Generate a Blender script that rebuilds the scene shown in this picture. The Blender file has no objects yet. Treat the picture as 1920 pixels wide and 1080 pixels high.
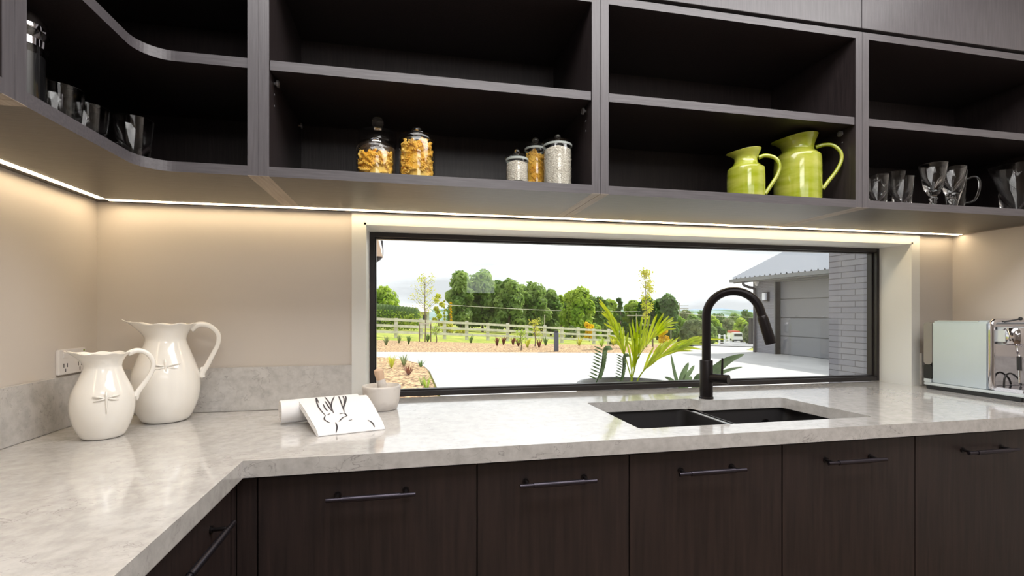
import bpy, bmesh, math, random
from mathutils import Vector, Matrix
R = random.Random(7)
PI = math.pi
S = bpy.context.scene
C = S.collection

# ------------------------------------------------------------------ camera
cam = bpy.data.cameras.new('camera'); camo = bpy.data.objects.new('camera', cam); C.objects.link(camo)
CX, CY, CZ, YAW, FPX, HY = 1.0134, -1.8932, 1.2407, 0.207, 926.87, 587.05
cam.sensor_width = 36; cam.lens = 36 * FPX / 1920; cam.shift_y = (HY - 540) / 1920
cam.clip_start = 0.05; cam.clip_end = 2000
camo.location = (CX, CY, CZ); camo.rotation_euler = (PI / 2, 0, -YAW)
S.camera = camo

# ------------------------------------------------------------------ view, world, sun, room lamp, added fills
S.view_settings.view_transform = 'Standard'; S.view_settings.look = 'None'
S.view_settings.exposure = 0.0; S.view_settings.gamma = 1.0; S.view_settings.use_curve_mapping = False
SKY_STRENGTH = 1.75
w = bpy.data.worlds.new('sky'); S.world = w; w.use_nodes = True
nt = w.node_tree; nt.nodes.clear()
out = nt.nodes.new('ShaderNodeOutputWorld'); bg = nt.nodes.new('ShaderNodeBackground')
tc = nt.nodes.new('ShaderNodeTexCoord'); mp = nt.nodes.new('ShaderNodeMapping'); mp.inputs['Scale'].default_value = (1.2, 1.2, 5)
no = nt.nodes.new('ShaderNodeTexNoise'); no.inputs['Scale'].default_value = 1.7; no.inputs['Detail'].default_value = 7
cr = nt.nodes.new('ShaderNodeValToRGB')
cr.color_ramp.elements[0].position = .38; cr.color_ramp.elements[0].color = (.525, .54, .56, 1)
cr.color_ramp.elements[1].position = .58; cr.color_ramp.elements[1].color = (.97, .98, 1.0, 1)
nt.links.new(tc.outputs['Generated'], mp.inputs['Vector']); nt.links.new(mp.outputs[0], no.inputs['Vector'])
nt.links.new(no.outputs[0], cr.inputs[0]); nt.links.new(cr.outputs[0], bg.inputs[0]); nt.links.new(bg.outputs[0], out.inputs[0])
bg.inputs[1].default_value = SKY_STRENGTH
sun = bpy.data.lights.new('sun', 'SUN'); sun.energy = 4.6; sun.angle = math.radians(.8); sun.color = (1, .96, .88)
so = bpy.data.objects.new('sun', sun); C.objects.link(so)
so.rotation_euler = Vector((-2.4, -.65, -2.65)).to_track_quat('-Z', 'Y').to_euler(); so.location = (30, 10, 30)


def area(name, loc, target, sx, sy, power, col=(1, 1, 1)):
    l = bpy.data.lights.new(name, 'AREA'); l.shape = 'RECTANGLE'; l.size = sx; l.size_y = sy; l.energy = power; l.color = col
    o = bpy.data.objects.new(name, l); C.objects.link(o); o.location = loc
    o.rotation_euler = (Vector(target) - Vector(loc)).to_track_quat('-Z', 'Y').to_euler()
    return o


area('pendant_lamp_light', (1.5, -2.72, 2.40), (1.7, 0, 1.35), .9, .42, 10, (1, .98, .96))
area('ceiling_fill_light', (1.8, -1.32, 2.67), (1.8, -1.32, 0), 2.9, 1.0, 66, (1, .985, .97))  # added broad fill for the worktop, in place of downlights and bounce
area('rear_fill_strip', (1.8, -5.12, 2.52), (1.8, 0, 1.4), 3.0, .34, 9, (1, .99, .98))  # added strip for streaks in the glassware; the rear wall is solid here

# ------------------------------------------------------------------ materials


def newmat(name):
    m = bpy.data.materials.new(name); m.use_nodes = True
    return m, m.node_tree, m.node_tree.nodes['Principled BSDF']


def lin(c):
    return tuple(((v / 255) / 12.92 if v / 255 <= .04045 else ((v / 255 + .055) / 1.055) ** 2.4) for v in c) + (1,)


def mat(name, rgb, rough=.5, metal=0, noise=None, bump=0, spec=.5, coat=0, scale=(1, 1, 1)):
    """rgb: 0-255 albedo. noise = (scale, rgb2, lo, hi)"""
    m, t, p = newmat(name)
    p.inputs['Base Color'].default_value = lin(rgb); p.inputs['Roughness'].default_value = rough
    p.inputs['Metallic'].default_value = metal; p.inputs['Specular IOR Level'].default_value = spec
    p.inputs['Coat Weight'].default_value = coat
    if noise or bump:
        tc = t.nodes.new('ShaderNodeTexCoord'); mp = t.nodes.new('ShaderNodeMapping'); mp.inputs['Scale'].default_value = scale
        n = t.nodes.new('ShaderNodeTexNoise'); n.inputs['Detail'].default_value = 5
        n.inputs['Scale'].default_value = noise[0] if noise else 30
        t.links.new(tc.outputs['Object'], mp.inputs[0]); t.links.new(mp.outputs[0], n.inputs['Vector'])
        if noise:
            r = t.nodes.new('ShaderNodeValToRGB'); r.color_ramp.elements[0].color = lin(rgb); r.color_ramp.elements[1].color = lin(noise[1])
            r.color_ramp.elements[0].position = noise[2]; r.color_ramp.elements[1].position = noise[3]
            t.links.new(n.outputs[0], r.inputs[0]); t.links.new(r.outputs[0], p.inputs['Base Color'])
        if bump:
            b = t.nodes.new('ShaderNodeBump'); b.inputs['Strength'].default_value = bump; b.inputs['Distance'].default_value = .02
            t.links.new(n.outputs[0], b.inputs['Height']); t.links.new(b.outputs[0], p.inputs['Normal'])
    return m


def wood(name, c1, c2, rough=.42, scl=(60, 60, 3), bump=.04):
    m = mat(name, c1, rough, noise=(3.0, c2, .3, .72), bump=bump, scale=scl, spec=.5)
    return m


def quartz(name):
    m, t, p = newmat(name)
    N = t.nodes.new; L = t.links.new
    tc = N('ShaderNodeTexCoord')
    n1 = N('ShaderNodeTexNoise'); n1.inputs['Scale'].default_value = 34; n1.inputs['Detail'].default_value = 8; n1.inputs['Roughness'].default_value = .62
    r1 = N('ShaderNodeValToRGB'); r1.color_ramp.elements[0].position = .34; r1.color_ramp.elements[1].position = .62
    r1.color_ramp.elements[0].color = lin((182, 179, 176)); r1.color_ramp.elements[1].color = lin((202, 199, 196))
    mp = N('ShaderNodeMapping'); mp.inputs['Scale'].default_value = (1.0, 2.4, 1.6); mp.inputs['Rotation'].default_value = (0, 0, .35)
    n2 = N('ShaderNodeTexNoise'); n2.inputs['Scale'].default_value = 9; n2.inputs['Detail'].default_value = 5; n2.inputs['Distortion'].default_value = 1.6
    r2 = N('ShaderNodeValToRGB')
    e = r2.color_ramp.elements; e[0].position = .490; e[0].color = (0, 0, 0, 1); e[1].position = .5; e[1].color = (1, 1, 1, 1)
    x = e.new(.510); x.color = (0, 0, 0, 1)
    n3 = N('ShaderNodeTexNoise'); n3.inputs['Scale'].default_value = 7; n3.inputs['Detail'].default_value = 2
    r3 = N('ShaderNodeValToRGB'); r3.color_ramp.elements[0].position = .42; r3.color_ramp.elements[1].position = .62
    mu = N('ShaderNodeMath'); mu.operation = 'MULTIPLY'
    mx = N('ShaderNodeMix'); mx.data_type = 'RGBA'; mx.inputs['B'].default_value = lin((132, 126, 126))
    mu2 = N('ShaderNodeMath'); mu2.operation = 'MULTIPLY'; mu2.inputs[1].default_value = .75
    L(tc.outputs['Object'], n1.inputs['Vector']); L(tc.outputs['Object'], mp.inputs[0]); L(mp.outputs[0], n2.inputs['Vector'])
    L(tc.outputs['Object'], n3.inputs['Vector'])
    L(n1.outputs[0], r1.inputs[0]); L(n2.outputs[0], r2.inputs[0]); L(n3.outputs[0], r3.inputs[0])
    L(r2.outputs[0], mu.inputs[0]); L(r3.outputs[0], mu.inputs[1]); L(mu.outputs[0], mu2.inputs[0])
    L(mu2.outputs[0], mx.inputs['Factor']); L(r1.outputs[0], mx.inputs['A']); L(mx.outputs['Result'], p.inputs['Base Color'])
    p.inputs['Roughness'].default_value = .11; p.inputs['Coat Weight'].default_value = .5; p.inputs['Coat Roughness'].default_value = .05
    return m


def thin_glass(name, tint=(.97, .98, .98), ior=1.5, gain=1.0, rough=.01):
    m, t, p = newmat(name); t.nodes.remove(p)
    o = t.nodes['Material Output']; N = t.nodes.new
    tr = N('ShaderNodeBsdfTransparent'); tr.inputs[0].default_value = tint + (1,)
    g = N('ShaderNodeBsdfGlossy'); g.inputs['Roughness'].default_value = rough
    f = N('ShaderNodeLayerWeight'); f.inputs['Blend'].default_value = .5
    pw = N('ShaderNodeMath'); pw.operation = 'POWER'; pw.inputs[1].default_value = 5 if gain < 2 else 3.2
    f0 = ((ior - 1) / (ior + 1)) ** 2 * gain
    mu = N('ShaderNodeMath'); mu.operation = 'MULTIPLY_ADD'; mu.inputs[1].default_value = 1 - f0; mu.inputs[2].default_value = f0; mu.use_clamp = True
    mx = N('ShaderNodeMixShader')
    t.links.new(f.outputs['Facing'], pw.inputs[0]); t.links.new(pw.outputs[0], mu.inputs[0]); t.links.new(mu.outputs[0], mx.inputs[0])
    t.links.new(tr.outputs[0], mx.inputs[1]); t.links.new(g.outputs[0], mx.inputs[2]); t.links.new(mx.outputs[0], o.inputs[0])
    return m


def glass(name):
    m, t, p = newmat(name)
    p.inputs['Transmission Weight'].default_value = 1; p.inputs['Roughness'].default_value = .02; p.inputs['IOR'].default_value = 1.47
    return m


def emit(name, col, st):
    m, t, p = newmat(name)
    p.inputs['Base Color'].default_value = (1, 1, 1, 1)
    p.inputs['Emission Color'].default_value = col + (1,); p.inputs['Emission Strength'].default_value = st
    return m


def leafmat(name, c1, c2, sc=.6):
    m, t, p = newmat(name)
    N = t.nodes.new; o = t.nodes['Material Output']
    tc = N('ShaderNodeTexCoord'); n = N('ShaderNodeTexNoise'); n.inputs['Scale'].default_value = sc; n.inputs['Detail'].default_value = 3
    r = N('ShaderNodeValToRGB'); r.color_ramp.elements[0].color = lin(c1); r.color_ramp.elements[1].color = lin(c2)
    r.color_ramp.elements[0].position = .35; r.color_ramp.elements[1].position = .65
    tl = N('ShaderNodeBsdfTranslucent'); mx = N('ShaderNodeMixShader'); mx.inputs[0].default_value = .58
    t.links.new(tc.outputs['Object'], n.inputs['Vector']); t.links.new(n.outputs[0], r.inputs[0])
    t.links.new(r.outputs[0], p.inputs['Base Color']); t.links.new(r.outputs[0], tl.inputs[0])
    p.inputs['Roughness'].default_value = .5
    t.links.new(p.outputs[0], mx.inputs[1]); t.links.new(tl.outputs[0], mx.inputs[2]); t.links.new(mx.outputs[0], o.inputs[0])
    return m


M = dict(
    wood=wood('dark_wood', (40, 34, 35), (54, 46, 46), .40),
    door=wood('dark_wood_door', (34, 27, 27), (52, 40, 38), .46, (26, 26, 1.6)),
    woodx=wood('dark_wood_along', (40, 34, 35), (54, 47, 47), .40, (3, 60, 60)),
    edge=wood('wood_edge_lit', (82, 78, 81), (95, 91, 94), .38, (4, 60, 60)),  # dark wood again, with light on front edges and upper doors painted in
    edgez=wood('wood_edge_lit_upright', (82, 78, 81), (95, 91, 94), .38, (60, 60, 3)),  # same lightened wood, grain upright
    under=wood('underside', (47, 40, 35), (58, 49, 42), .4, (4, 50, 50)),
    raw=wood('pale_edge_strip', (128, 116, 104), (156, 142, 128), .5, (50, 3, 50)),
    quartz=quartz('quartz'), wall=mat('wall_paint', (204, 196, 188), .75), white=mat('white_paint', (226, 226, 222), .4),
    ceil=mat('ceiling_paint', (235, 235, 232), .8), floor=wood('floor_boards', (120, 100, 82), (145, 122, 100), .4, (3, 20, 20)),
    blackalu=mat('black_aluminium', (44, 40, 41), .38), matteblack=mat('matte_black_metal', (34, 30, 31), .33, .6),
    handle=mat('handle_metal', (66, 62, 70), .34, .9), sinkm=mat('black_composite', (38, 36, 37), .5, bump=.02),
    pane=thin_glass('window_glass', (.97, .985, .98), 1.5, 1.6), jarglass=thin_glass('jar_glass', (.96, .97, .97), 1.45, 1.5),
    tumbler=thin_glass('tumbler_glass', (.93, .94, .95), 1.5, 2.05, .03), solidglass=glass('solid_glass'),
    led=emit('led_diffuser', (1, .79, .50), 22), alu=mat('aluminium', (170, 170, 172), .35, .9),
    cream=mat('cream_glaze', (240, 236, 229), .12, coat=.6), green=mat('green_glaze', (146, 158, 24), .14, noise=(9, (184, 184, 84), .35, .7), coat=.7, scale=(1, 1, 4)),
    pasta=mat('pasta', (236, 176, 48), .5, noise=(18, (246, 204, 96), .35, .65)), rice=mat('rice', (206, 194, 176), .7, noise=(260, (238, 230, 216), .4, .6), bump=.5),
    cocoa=mat('brown_grain', (128, 102, 84), .8, noise=(160, (150, 122, 100), .4, .6), bump=.4),
    seal=mat('pale_seal', (160, 166, 162), .4), cloth=mat('white_cloth', (232, 230, 230), .9, bump=.05), ink=mat('grey_ink', (66, 62, 66), .8),
    marble=mat('pale_marble', (222, 216, 210), .35, noise=(14, (196, 188, 182), .5, .75), scale=(1, 1, 2)), beech=wood('beech', (214, 180, 150), (228, 198, 170), .5, (30, 30, 2)),
    machine=mat('machine_steel', (198, 208, 216), .26, .38), steel=mat('brushed_steel', (206, 212, 214), .30, .3), chrome=mat('chrome', (205, 202, 205), .08, 1), darkplastic=mat('dark_plastic', (30, 29, 30), .35),
    greyplastic=mat('smoke_plastic', (140, 134, 128), .2), plastic=mat('white_plastic', (226, 222, 220), .35), peg=mat('clear_peg', (150, 148, 150), .2, .5),
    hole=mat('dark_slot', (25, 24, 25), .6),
    concrete=mat('concrete', (184, 183, 182), .7, noise=(.9, (194, 193, 192), .4, .6)), mulch=mat('bark_mulch', (102, 70, 46), .9, noise=(15, (220, 186, 142), .40, .58), bump=.6),
    grass=mat('meadow_grass', (128, 150, 40), .9, noise=(1.2, (186, 184, 82), .35, .65)), road=mat('asphalt', (150, 150, 152), .8),
    brick=None, garagedoor=mat('garage_door', (122, 122, 126), .45), roofm=mat('roof_steel', (168, 172, 180), .4, .1), fascia=mat('fascia', (112, 114, 116), .45),
    darkpipe=mat('dark_pipe', (50, 46, 52), .4), rail=mat('weathered_rail', (196, 190, 180), .8, noise=(3, (216, 210, 200), .4, .6)), bollard=mat('bollard', (82, 84, 96), .5),
    leafA=leafmat('leaf_mid', (116, 150, 70), (178, 198, 116), .35), leafB=leafmat('leaf_light', (140, 176, 48), (196, 212, 92), .4),
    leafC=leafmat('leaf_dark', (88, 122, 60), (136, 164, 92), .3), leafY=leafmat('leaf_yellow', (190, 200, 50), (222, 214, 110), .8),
    leafP=leafmat('leaf_palm', (186, 208, 10), (222, 230, 44), 4), leafD=leafmat('leaf_glossy_dark', (64, 96, 50), (134, 162, 112), 9),
    leafG=leafmat('leaf_grey', (120, 140, 90), (170, 178, 130), 1), leafR=leafmat('leaf_bronze', (110, 62, 56), (150, 96, 70), 3),
    flowery=leafmat('flower_yellow', (236, 200, 10), (240, 214, 40), 2),
    trunk=mat('bark', (118, 104, 88), .9), pole=mat('pole', (168, 160, 150), .8), pot=mat('grey_pot', (110, 112, 116), .5, noise=(20, (122, 124, 128), .4, .6)),
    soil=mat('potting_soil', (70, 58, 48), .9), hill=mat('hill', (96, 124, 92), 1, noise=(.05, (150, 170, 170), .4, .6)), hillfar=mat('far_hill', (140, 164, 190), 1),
    roofw=mat('pale_roof', (225, 215, 212), .6), housew=mat('house_wall', (215, 210, 205), .8), truckw=mat('truck_white', (235, 235, 238), .3), truckd=mat('truck_dark', (60, 66, 74), .2),
    truckr=mat('truck_red', (190, 70, 40), .4), shell=mat('lamp_glass', (230, 232, 240), .3),
)


def brickmat():
    m, t, p = newmat('grey_brick'); N = t.nodes.new
    tc = N('ShaderNodeTexCoord'); sp = N('ShaderNodeSeparateXYZ'); cb = N('ShaderNodeCombineXYZ'); ad = N('ShaderNodeMath'); ad.operation = 'ADD'
    b = N('ShaderNodeTexBrick'); b.inputs['Scale'].default_value = 1; b.inputs['Brick Width'].default_value = .29; b.inputs['Row Height'].default_value = .054
    b.inputs['Mortar Size'].default_value = .0035; b.inputs['Color1'].default_value = lin((128, 128, 136)); b.inputs['Color2'].default_value = lin((136, 136, 142)); b.inputs['Mortar'].default_value = lin((96, 94, 98))
    bp = N('ShaderNodeBump'); bp.inputs['Distance'].default_value = .006; bp.invert = True
    t.links.new(tc.outputs['Object'], sp.inputs[0]); t.links.new(sp.outputs[0], ad.inputs[0]); t.links.new(sp.outputs[1], ad.inputs[1])
    t.links.new(ad.outputs[0], cb.inputs[0]); t.links.new(sp.outputs[2], cb.inputs[1]); t.links.new(cb.outputs[0], b.inputs['Vector'])
    t.links.new(b.outputs['Color'], p.inputs['Base Color']); t.links.new(b.outputs['Fac'], bp.inputs['Height']); t.links.new(bp.outputs[0], p.inputs['Normal'])
    p.inputs['Roughness'].default_value = .8
    return m


M['brick'] = brickmat()

# ------------------------------------------------------------------ mesh helpers


class MB:
    def __init__(s): s.v = []; s.f = []; s.mi = []; s.cur = 0

    def add(s, vs, fs):
        n = len(s.v); s.v += [tuple(v) for v in vs]; s.f += [tuple(i + n for i in f) for f in fs]; s.mi += [s.cur] * len(fs)
        return s

    def box(s, x0, x1, y0, y1, z0, z1):
        x0, x1 = min(x0, x1), max(x0, x1); y0, y1 = min(y0, y1), max(y0, y1); z0, z1 = min(z0, z1), max(z0, z1)
        return s.add([(x0, y0, z0), (x1, y0, z0), (x1, y1, z0), (x0, y1, z0), (x0, y0, z1), (x1, y0, z1), (x1, y1, z1), (x0, y1, z1)],
                     [(0, 3, 2, 1), (4, 5, 6, 7), (0, 1, 5, 4), (1, 2, 6, 5), (2, 3, 7, 6), (3, 0, 4, 7)])

    def prism(s, pts, z0, z1):
        n = len(pts)
        return s.add([(x, y, z0) for x, y in pts] + [(x, y, z1) for x, y in pts],
                     [tuple(range(n))[::-1], tuple(range(n, 2 * n))] + [(i, (i + 1) % n, n + (i + 1) % n, n + i) for i in range(n)])

    def lathe(s, prof, n=40, c=(0, 0, 0), fn=None, close=False):
        """prof: list of (r, z); fn(r, z, th, k) -> (x, y, z)"""
        vs = []; fs = []; m = len(prof)
        for k, (r, z) in enumerate(prof):
            for i in range(n):
                th = 2 * PI * i / n
                q = fn(r, z, th, k) if fn else (r * math.cos(th), r * math.sin(th), z)
                vs.append((q[0] + c[0], q[1] + c[1], q[2] + c[2]))
        for k in range(m - 1):
            for i in range(n):
                j = (i + 1) % n; fs.append((k * n + i, k * n + j, (k + 1) * n + j, (k + 1) * n + i))
        if prof[0][0] > 1e-6 and not close: fs.append(tuple(range(n))[::-1])
        if prof[-1][0] > 1e-6 and not close: fs.append(tuple(range((m - 1) * n, m * n)))
        return s.add(vs, fs)

    def tube(s, path, r, n=10, cap=True):
        P = [Vector(p) for p in path]; rs = r if isinstance(r, (list, tuple)) else [r] * len(P)
        vs = []; fs = []; up = None
        for k, p in enumerate(P):
            d = (P[min(k + 1, len(P) - 1)] - P[max(k - 1, 0)]).normalized()
            if up is None:
                up = Vector((0, 0, 1)) if abs(d.z) < .9 else Vector((0, 1, 0))
            a = d.cross(up).normalized(); b = a.cross(d).normalized(); up = b
            for i in range(n):
                th = 2 * PI * i / n; vs.append(p + (a * math.cos(th) + b * math.sin(th)) * rs[k])
        for k in range(len(P) - 1):
            for i in range(n):
                j = (i + 1) % n; fs.append((k * n + i, k * n + j, (k + 1) * n + j, (k + 1) * n + i))
        if cap: fs += [tuple(range(n))[::-1], tuple(range((len(P) - 1) * n, len(P) * n))]
        return s.add(vs, fs)

    def ball(s, c, r, n=12, sq=(1, 1, 1)):
        pr = [(max(1e-7, math.sin(PI * k / 8)) , -math.cos(PI * k / 8)) for k in range(9)]
        return s.lathe(pr, n, (0, 0, 0), lambda a, z, th, k: (c[0] + r * sq[0] * a * math.cos(th), c[1] + r * sq[1] * a * math.sin(th), c[2] + r * sq[2] * z))

    def build(s, name, m, parent=None, smooth=False, bevel=0, loc=None, weld=False):
        me = bpy.data.meshes.new(name); me.from_pydata(s.v, [], s.f)
        ms = m if isinstance(m, (list, tuple)) else [m]
        for q in ms: me.materials.append(M[q])
        if len(ms) > 1: me.polygons.foreach_set('material_index', s.mi)
        bm = bmesh.new(); bm.from_mesh(me)
        if weld: bmesh.ops.remove_doubles(bm, verts=bm.verts, dist=1e-5)
        bmesh.ops.recalc_face_normals(bm, faces=bm.faces)
        if bevel: bmesh.ops.bevel(bm, geom=bm.edges[:], offset=bevel, segments=2, affect='EDGES', clamp_overlap=True)
        bm.to_mesh(me); bm.free()
        if smooth:
            me.polygons.foreach_set('use_smooth', [True] * len(me.polygons))
            if smooth == 2:
                try: me.set_sharp_from_angle(angle=math.radians(38))
                except Exception: pass
        me.update()
        o = bpy.data.objects.new(name, me); C.objects.link(o)
        if loc: o.location = loc
        if parent: o.parent = parent
        return o


def bx(name, m, x0, x1, y0, y1, z0, z1, parent=None, bevel=0):
    return MB().box(x0, x1, y0, y1, z0, z1).build(name, m, parent, bevel=bevel)


def empty(name, loc=(0, 0, 0), rz=0):
    o = bpy.data.objects.new(name, None); C.objects.link(o); o.location = loc; o.rotation_euler = (0, 0, rz); o.empty_display_size = .05
    return o


def tag(o, label, cat, group=None, kind=None):
    o['label'] = label; o['category'] = cat
    if group: o['group'] = group
    if kind: o['kind'] = kind
    return o


def struct(o): o['kind'] = 'structure'; return o


def dup(root, loc, rz=None, label=None, scale=None):
    def cp(o, par):
        c = o.copy(); C.objects.link(c); c.parent = par
        for ch in [x for x in bpy.data.objects if x.parent == o]: cp(ch, c)
        return c
    r = cp(root, None); r.location = loc
    if rz is not None: r.rotation_euler = (0, 0, rz)
    if scale: r.scale = scale
    if label: r['label'] = label
    return r


def spline(pts, n=8):
    P = [Vector(p) for p in pts]; Q = [P[0]] + P + [P[-1]]; o = []
    for i in range(1, len(Q) - 2):
        for k in range(n):
            t = k / n; a, b, c, d = Q[i - 1], Q[i], Q[i + 1], Q[i + 2]
            o.append(.5 * ((2 * b) + (c - a) * t + (2 * a - 5 * b + 4 * c - d) * t * t + (3 * b - a - 3 * c + d) * t ** 3))
    o.append(P[-1]); return o


def far(px, Z, z=None, py=None):
    """a place outdoors: bearing of px, distance Z along the view axis"""
    u = (px - 960) / FPX * Z; c, s = math.cos(YAW), math.sin(YAW)
    zz = z if z is not None else CZ + (HY - (py or HY)) / FPX * Z
    return Vector((CX + c * u + s * Z, CY - s * u + c * Z, zz))


# ------------------------------------------------------------------ room shell
W, ZC, T = 3.578, 2.72, .25
XL, XR, ZW = .855, 3.329, 1.572           # window hole
mb = MB(); mb.box(-T, XL, 0, .2, -.3, ZC).box(XR, W + T, 0, .2, -.3, ZC).box(XL, XR, 0, .2, ZW, ZC).box(XL, XR, 0, .2, -.3, .855)
struct(mb.build('wall_back', 'wall'))
struct(bx('wall_left', 'wall', -T, 0, -5.2, 0, -.1, ZC))
struct(bx('wall_right', 'wall', W, W + T, -5.2, 0, -.1, ZC))
RW = (1.86, 2.36, 1.52, 2.00)             # little rear window that the pane mirrors
mb = MB(); mb.box(-T, RW[0], -5.4, -5.2, -.1, ZC).box(RW[1], W + T, -5.4, -5.2, -.1, ZC).box(RW[0], RW[1], -5.4, -5.2, -.1, RW[2]).box(RW[0], RW[1], -5.4, -5.2, RW[3], ZC)
struct(mb.build('wall_rear', 'wall'))
struct(bx('floor', 'floor', -T, W + T, -5.4, .2, -.12, 0))
struct(bx('ceiling', 'ceil', -T, W + T, -5.4, .2, ZC, ZC + .2))
w2 = struct(empty('window_2', ((RW[0] + RW[1]) / 2, -5.3, RW[2])))
mb = MB()
for a in ((-.25, -.22, 0, .48), (.22, .25, 0, .48), (-.22, .22, 0, .03), (-.22, .22, .45, .48)): mb.box(a[0], a[1], -.03, .03, a[2], a[3])
mb.build('frame', 'blackalu', w2); bx('pane', 'pane', -.22, .22, -.003, .003, .03, .45, w2)

w1 = struct(empty('window_1', (2.09, .175, .9)))


def wp(name, m, *a, **k):
    o = bx(name, m, *a, **k); o.parent = w1; o.location = (-2.09, -.175, -.9); return o


def wm(name, m, mb, **k):
    o = mb.build(name, m, w1, **k); o.location = (-2.09, -.175, -.9); return o


wm('liner', 'white', MB().box(XL, XL + .008, -.012, .15, .9, ZW).box(XR - .008, XR, -.012, .15, .9, ZW).box(XL, XR, -.012, .15, ZW - .008, ZW))
wm('architrave', 'white', MB().box(.812, XL, -.011, -.0005, .9, 1.609).box(XR, 3.369, -.011, -.0005, .9, 1.609).box(XL, XR, -.011, -.0005, ZW, 1.609))
F0, F1, FB = .15, .20, .020
x0, x1, z0, z1 = XL + .006, XR - .002, .903, ZW - .006
wm('frame', 'blackalu', MB().box(x0, x0 + FB, F0, F1, z0, z1).box(x1 - FB, x1, F0, F1, z0, z1).box(x0 + FB, x1 - FB, F0, F1, z0, z0 + FB).box(x0 + FB, x1 - FB, F0, F1, z1 - FB, z1), bevel=.0015)
wm('glazing_bead', 'blackalu', MB().box(x0 + FB, x0 + FB + .006, .172, .20, z0 + FB, z1 - FB).box(x1 - FB - .008, x1 - FB, .172, .20, z0 + FB, z1 - FB)
   .box(x0 + FB + .006, x1 - FB - .008, .172, .20, z0 + FB, z0 + FB + .006).box(x0 + FB + .006, x1 - FB - .008, .172, .20, z1 - FB - .006, z1 - FB))
wp('pane', 'pane', x0 + FB, x1 - FB, .186, .190, z0 + FB, z1 - FB)

# pendant that carries the room lamp behind the camera
t = tag(empty('pendant_lamp', (1.5, -2.74, 2.42)), 'slim black pendant lamp hanging behind the camera', 'lamp')
MB().box(-.47, .47, -.02, .14, .012, .05).build('housing', 'blackalu', t); [MB().box(sx * .4 - .003, sx * .4 + .003, .0, .005, .05, .30).build('hanger', 'blackalu', t) for sx in (-1, 1)]

# ------------------------------------------------------------------ stone worktop, upstands, sink
DC = .65; LC = .6404
hole = [(1.68, -.545), (2.512, -.545), (2.488, -.162), (2.128, -.162), (2.112, -.112), (1.676, -.112)]


def worktop():
    bm = bmesh.new()
    outer = [(0, 0), (0, -1.8), (LC, -1.8), (LC, -DC), (W, -DC), (W, 0), (XR - .008, 0), (XR - .008, .15), (XL + .008, .15), (XL + .008, 0)]
    hp = []
    for i, p in enumerate(hole):      # rounded corners
        a = Vector(hole[i - 1]); b = Vector(p); c = Vector(hole[(i + 1) % len(hole)])
        r = .018
        p0 = b + (a - b).normalized() * r; p1 = b + (c - b).normalized() * r
        for k in range(5):
            u = k / 4; hp.append(tuple((1 - u) ** 2 * p0 + 2 * u * (1 - u) * b + u * u * p1))
    ed = []
    for loop in (outer, hp):
        vs = [bm.verts.new((x, y, .9)) for x, y in loop]
        ed += [bm.edges.new((vs[i], vs[(i + 1) % len(vs)])) for i in range(len(vs))]
    bmesh.ops.triangle_fill(bm, use_beauty=True, edges=ed)
    bm.normal_update()
    for f in bm.faces:
        if f.normal.z < 0: f.normal_flip()
    geo = bmesh.ops.extrude_face_region(bm, geom=bm.faces[:])
    bmesh.ops.translate(bm, vec=(0, 0, -.040), verts=[v for v in geo['geom'] if isinstance(v, bmesh.types.BMVert)])
    bmesh.ops.recalc_face_normals(bm, faces=bm.faces)
    me = bpy.data.meshes.new('worktop'); bm.to_mesh(me); bm.free(); me.materials.append(M['quartz'])
    o = bpy.data.objects.new('worktop', me); C.objects.link(o); return o


tag(worktop(), 'L-shaped pale grey marbled stone worktop running under the window', 'worktop')
ZU = 1.052
tag(bx('stone_upstand', 'quartz', 0, .02, -1.8, -.0, .9005, ZU, bevel=.0015), 'grey stone upstand along the left wall below the power outlet', 'splashback')
tag(bx('stone_upstand', 'quartz', .0205, .812, -.02, -.0005, .9005, ZU, bevel=.0015), 'grey stone upstand on the back wall behind the white jugs', 'splashback')
tag(bx('stone_upstand', 'quartz', 3.3695, W - .0205, -.02, -.0005, .9005, ZU, bevel=.0015), 'short stone upstand right of the window, behind the coffee machine', 'splashback')
tag(bx('stone_upstand', 'quartz', W - .02, W, -DC, -.0005, .9005, ZU, bevel=.0015), 'stone upstand along the right wall beside the coffee machine', 'splashback')

sk = tag(empty('kitchen_sink', (2.09, -.34, .86)), 'black undermount double bowl sink set in the worktop below the tap', 'sink')


def bowl(xa, xb, ya, yb, d, name, side=None):
    mb = MB(); n = 6; rr = .03; pts = []
    for (cx, cy, a0) in ((xb - rr, yb - rr, 0), (xa + rr, yb - rr, 90), (xa + rr, ya + rr, 180), (xb - rr, ya + rr, 270)):
        for k in range(n + 1):
            a = math.radians(a0 + 90 * k / n); pts.append((cx + rr * math.cos(a), cy + rr * math.sin(a)))
    m = len(pts); rings = []; cx, cy = (xa + xb) / 2, (ya + yb) / 2
    for (sc, z) in ((1.04, -.002), (1.0, -.002), (.985, -d + .02), (.95, -d), (.0, -d - .004)):
        rings.append([(cx + (x - cx) * sc, cy + (y - cy) * sc, z) for x, y in pts])
    vs = [p for r in rings for p in r]
    fs = [(k * m + i, k * m + (i + 1) % m, (k + 1) * m + (i + 1) % m, (k + 1) * m + i) for k in range(4) for i in range(m)]
    mb.add(vs, fs)
    return mb.build(name, 'sinkm', sk, smooth=2, loc=(-2.09, .34, 0))


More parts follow.
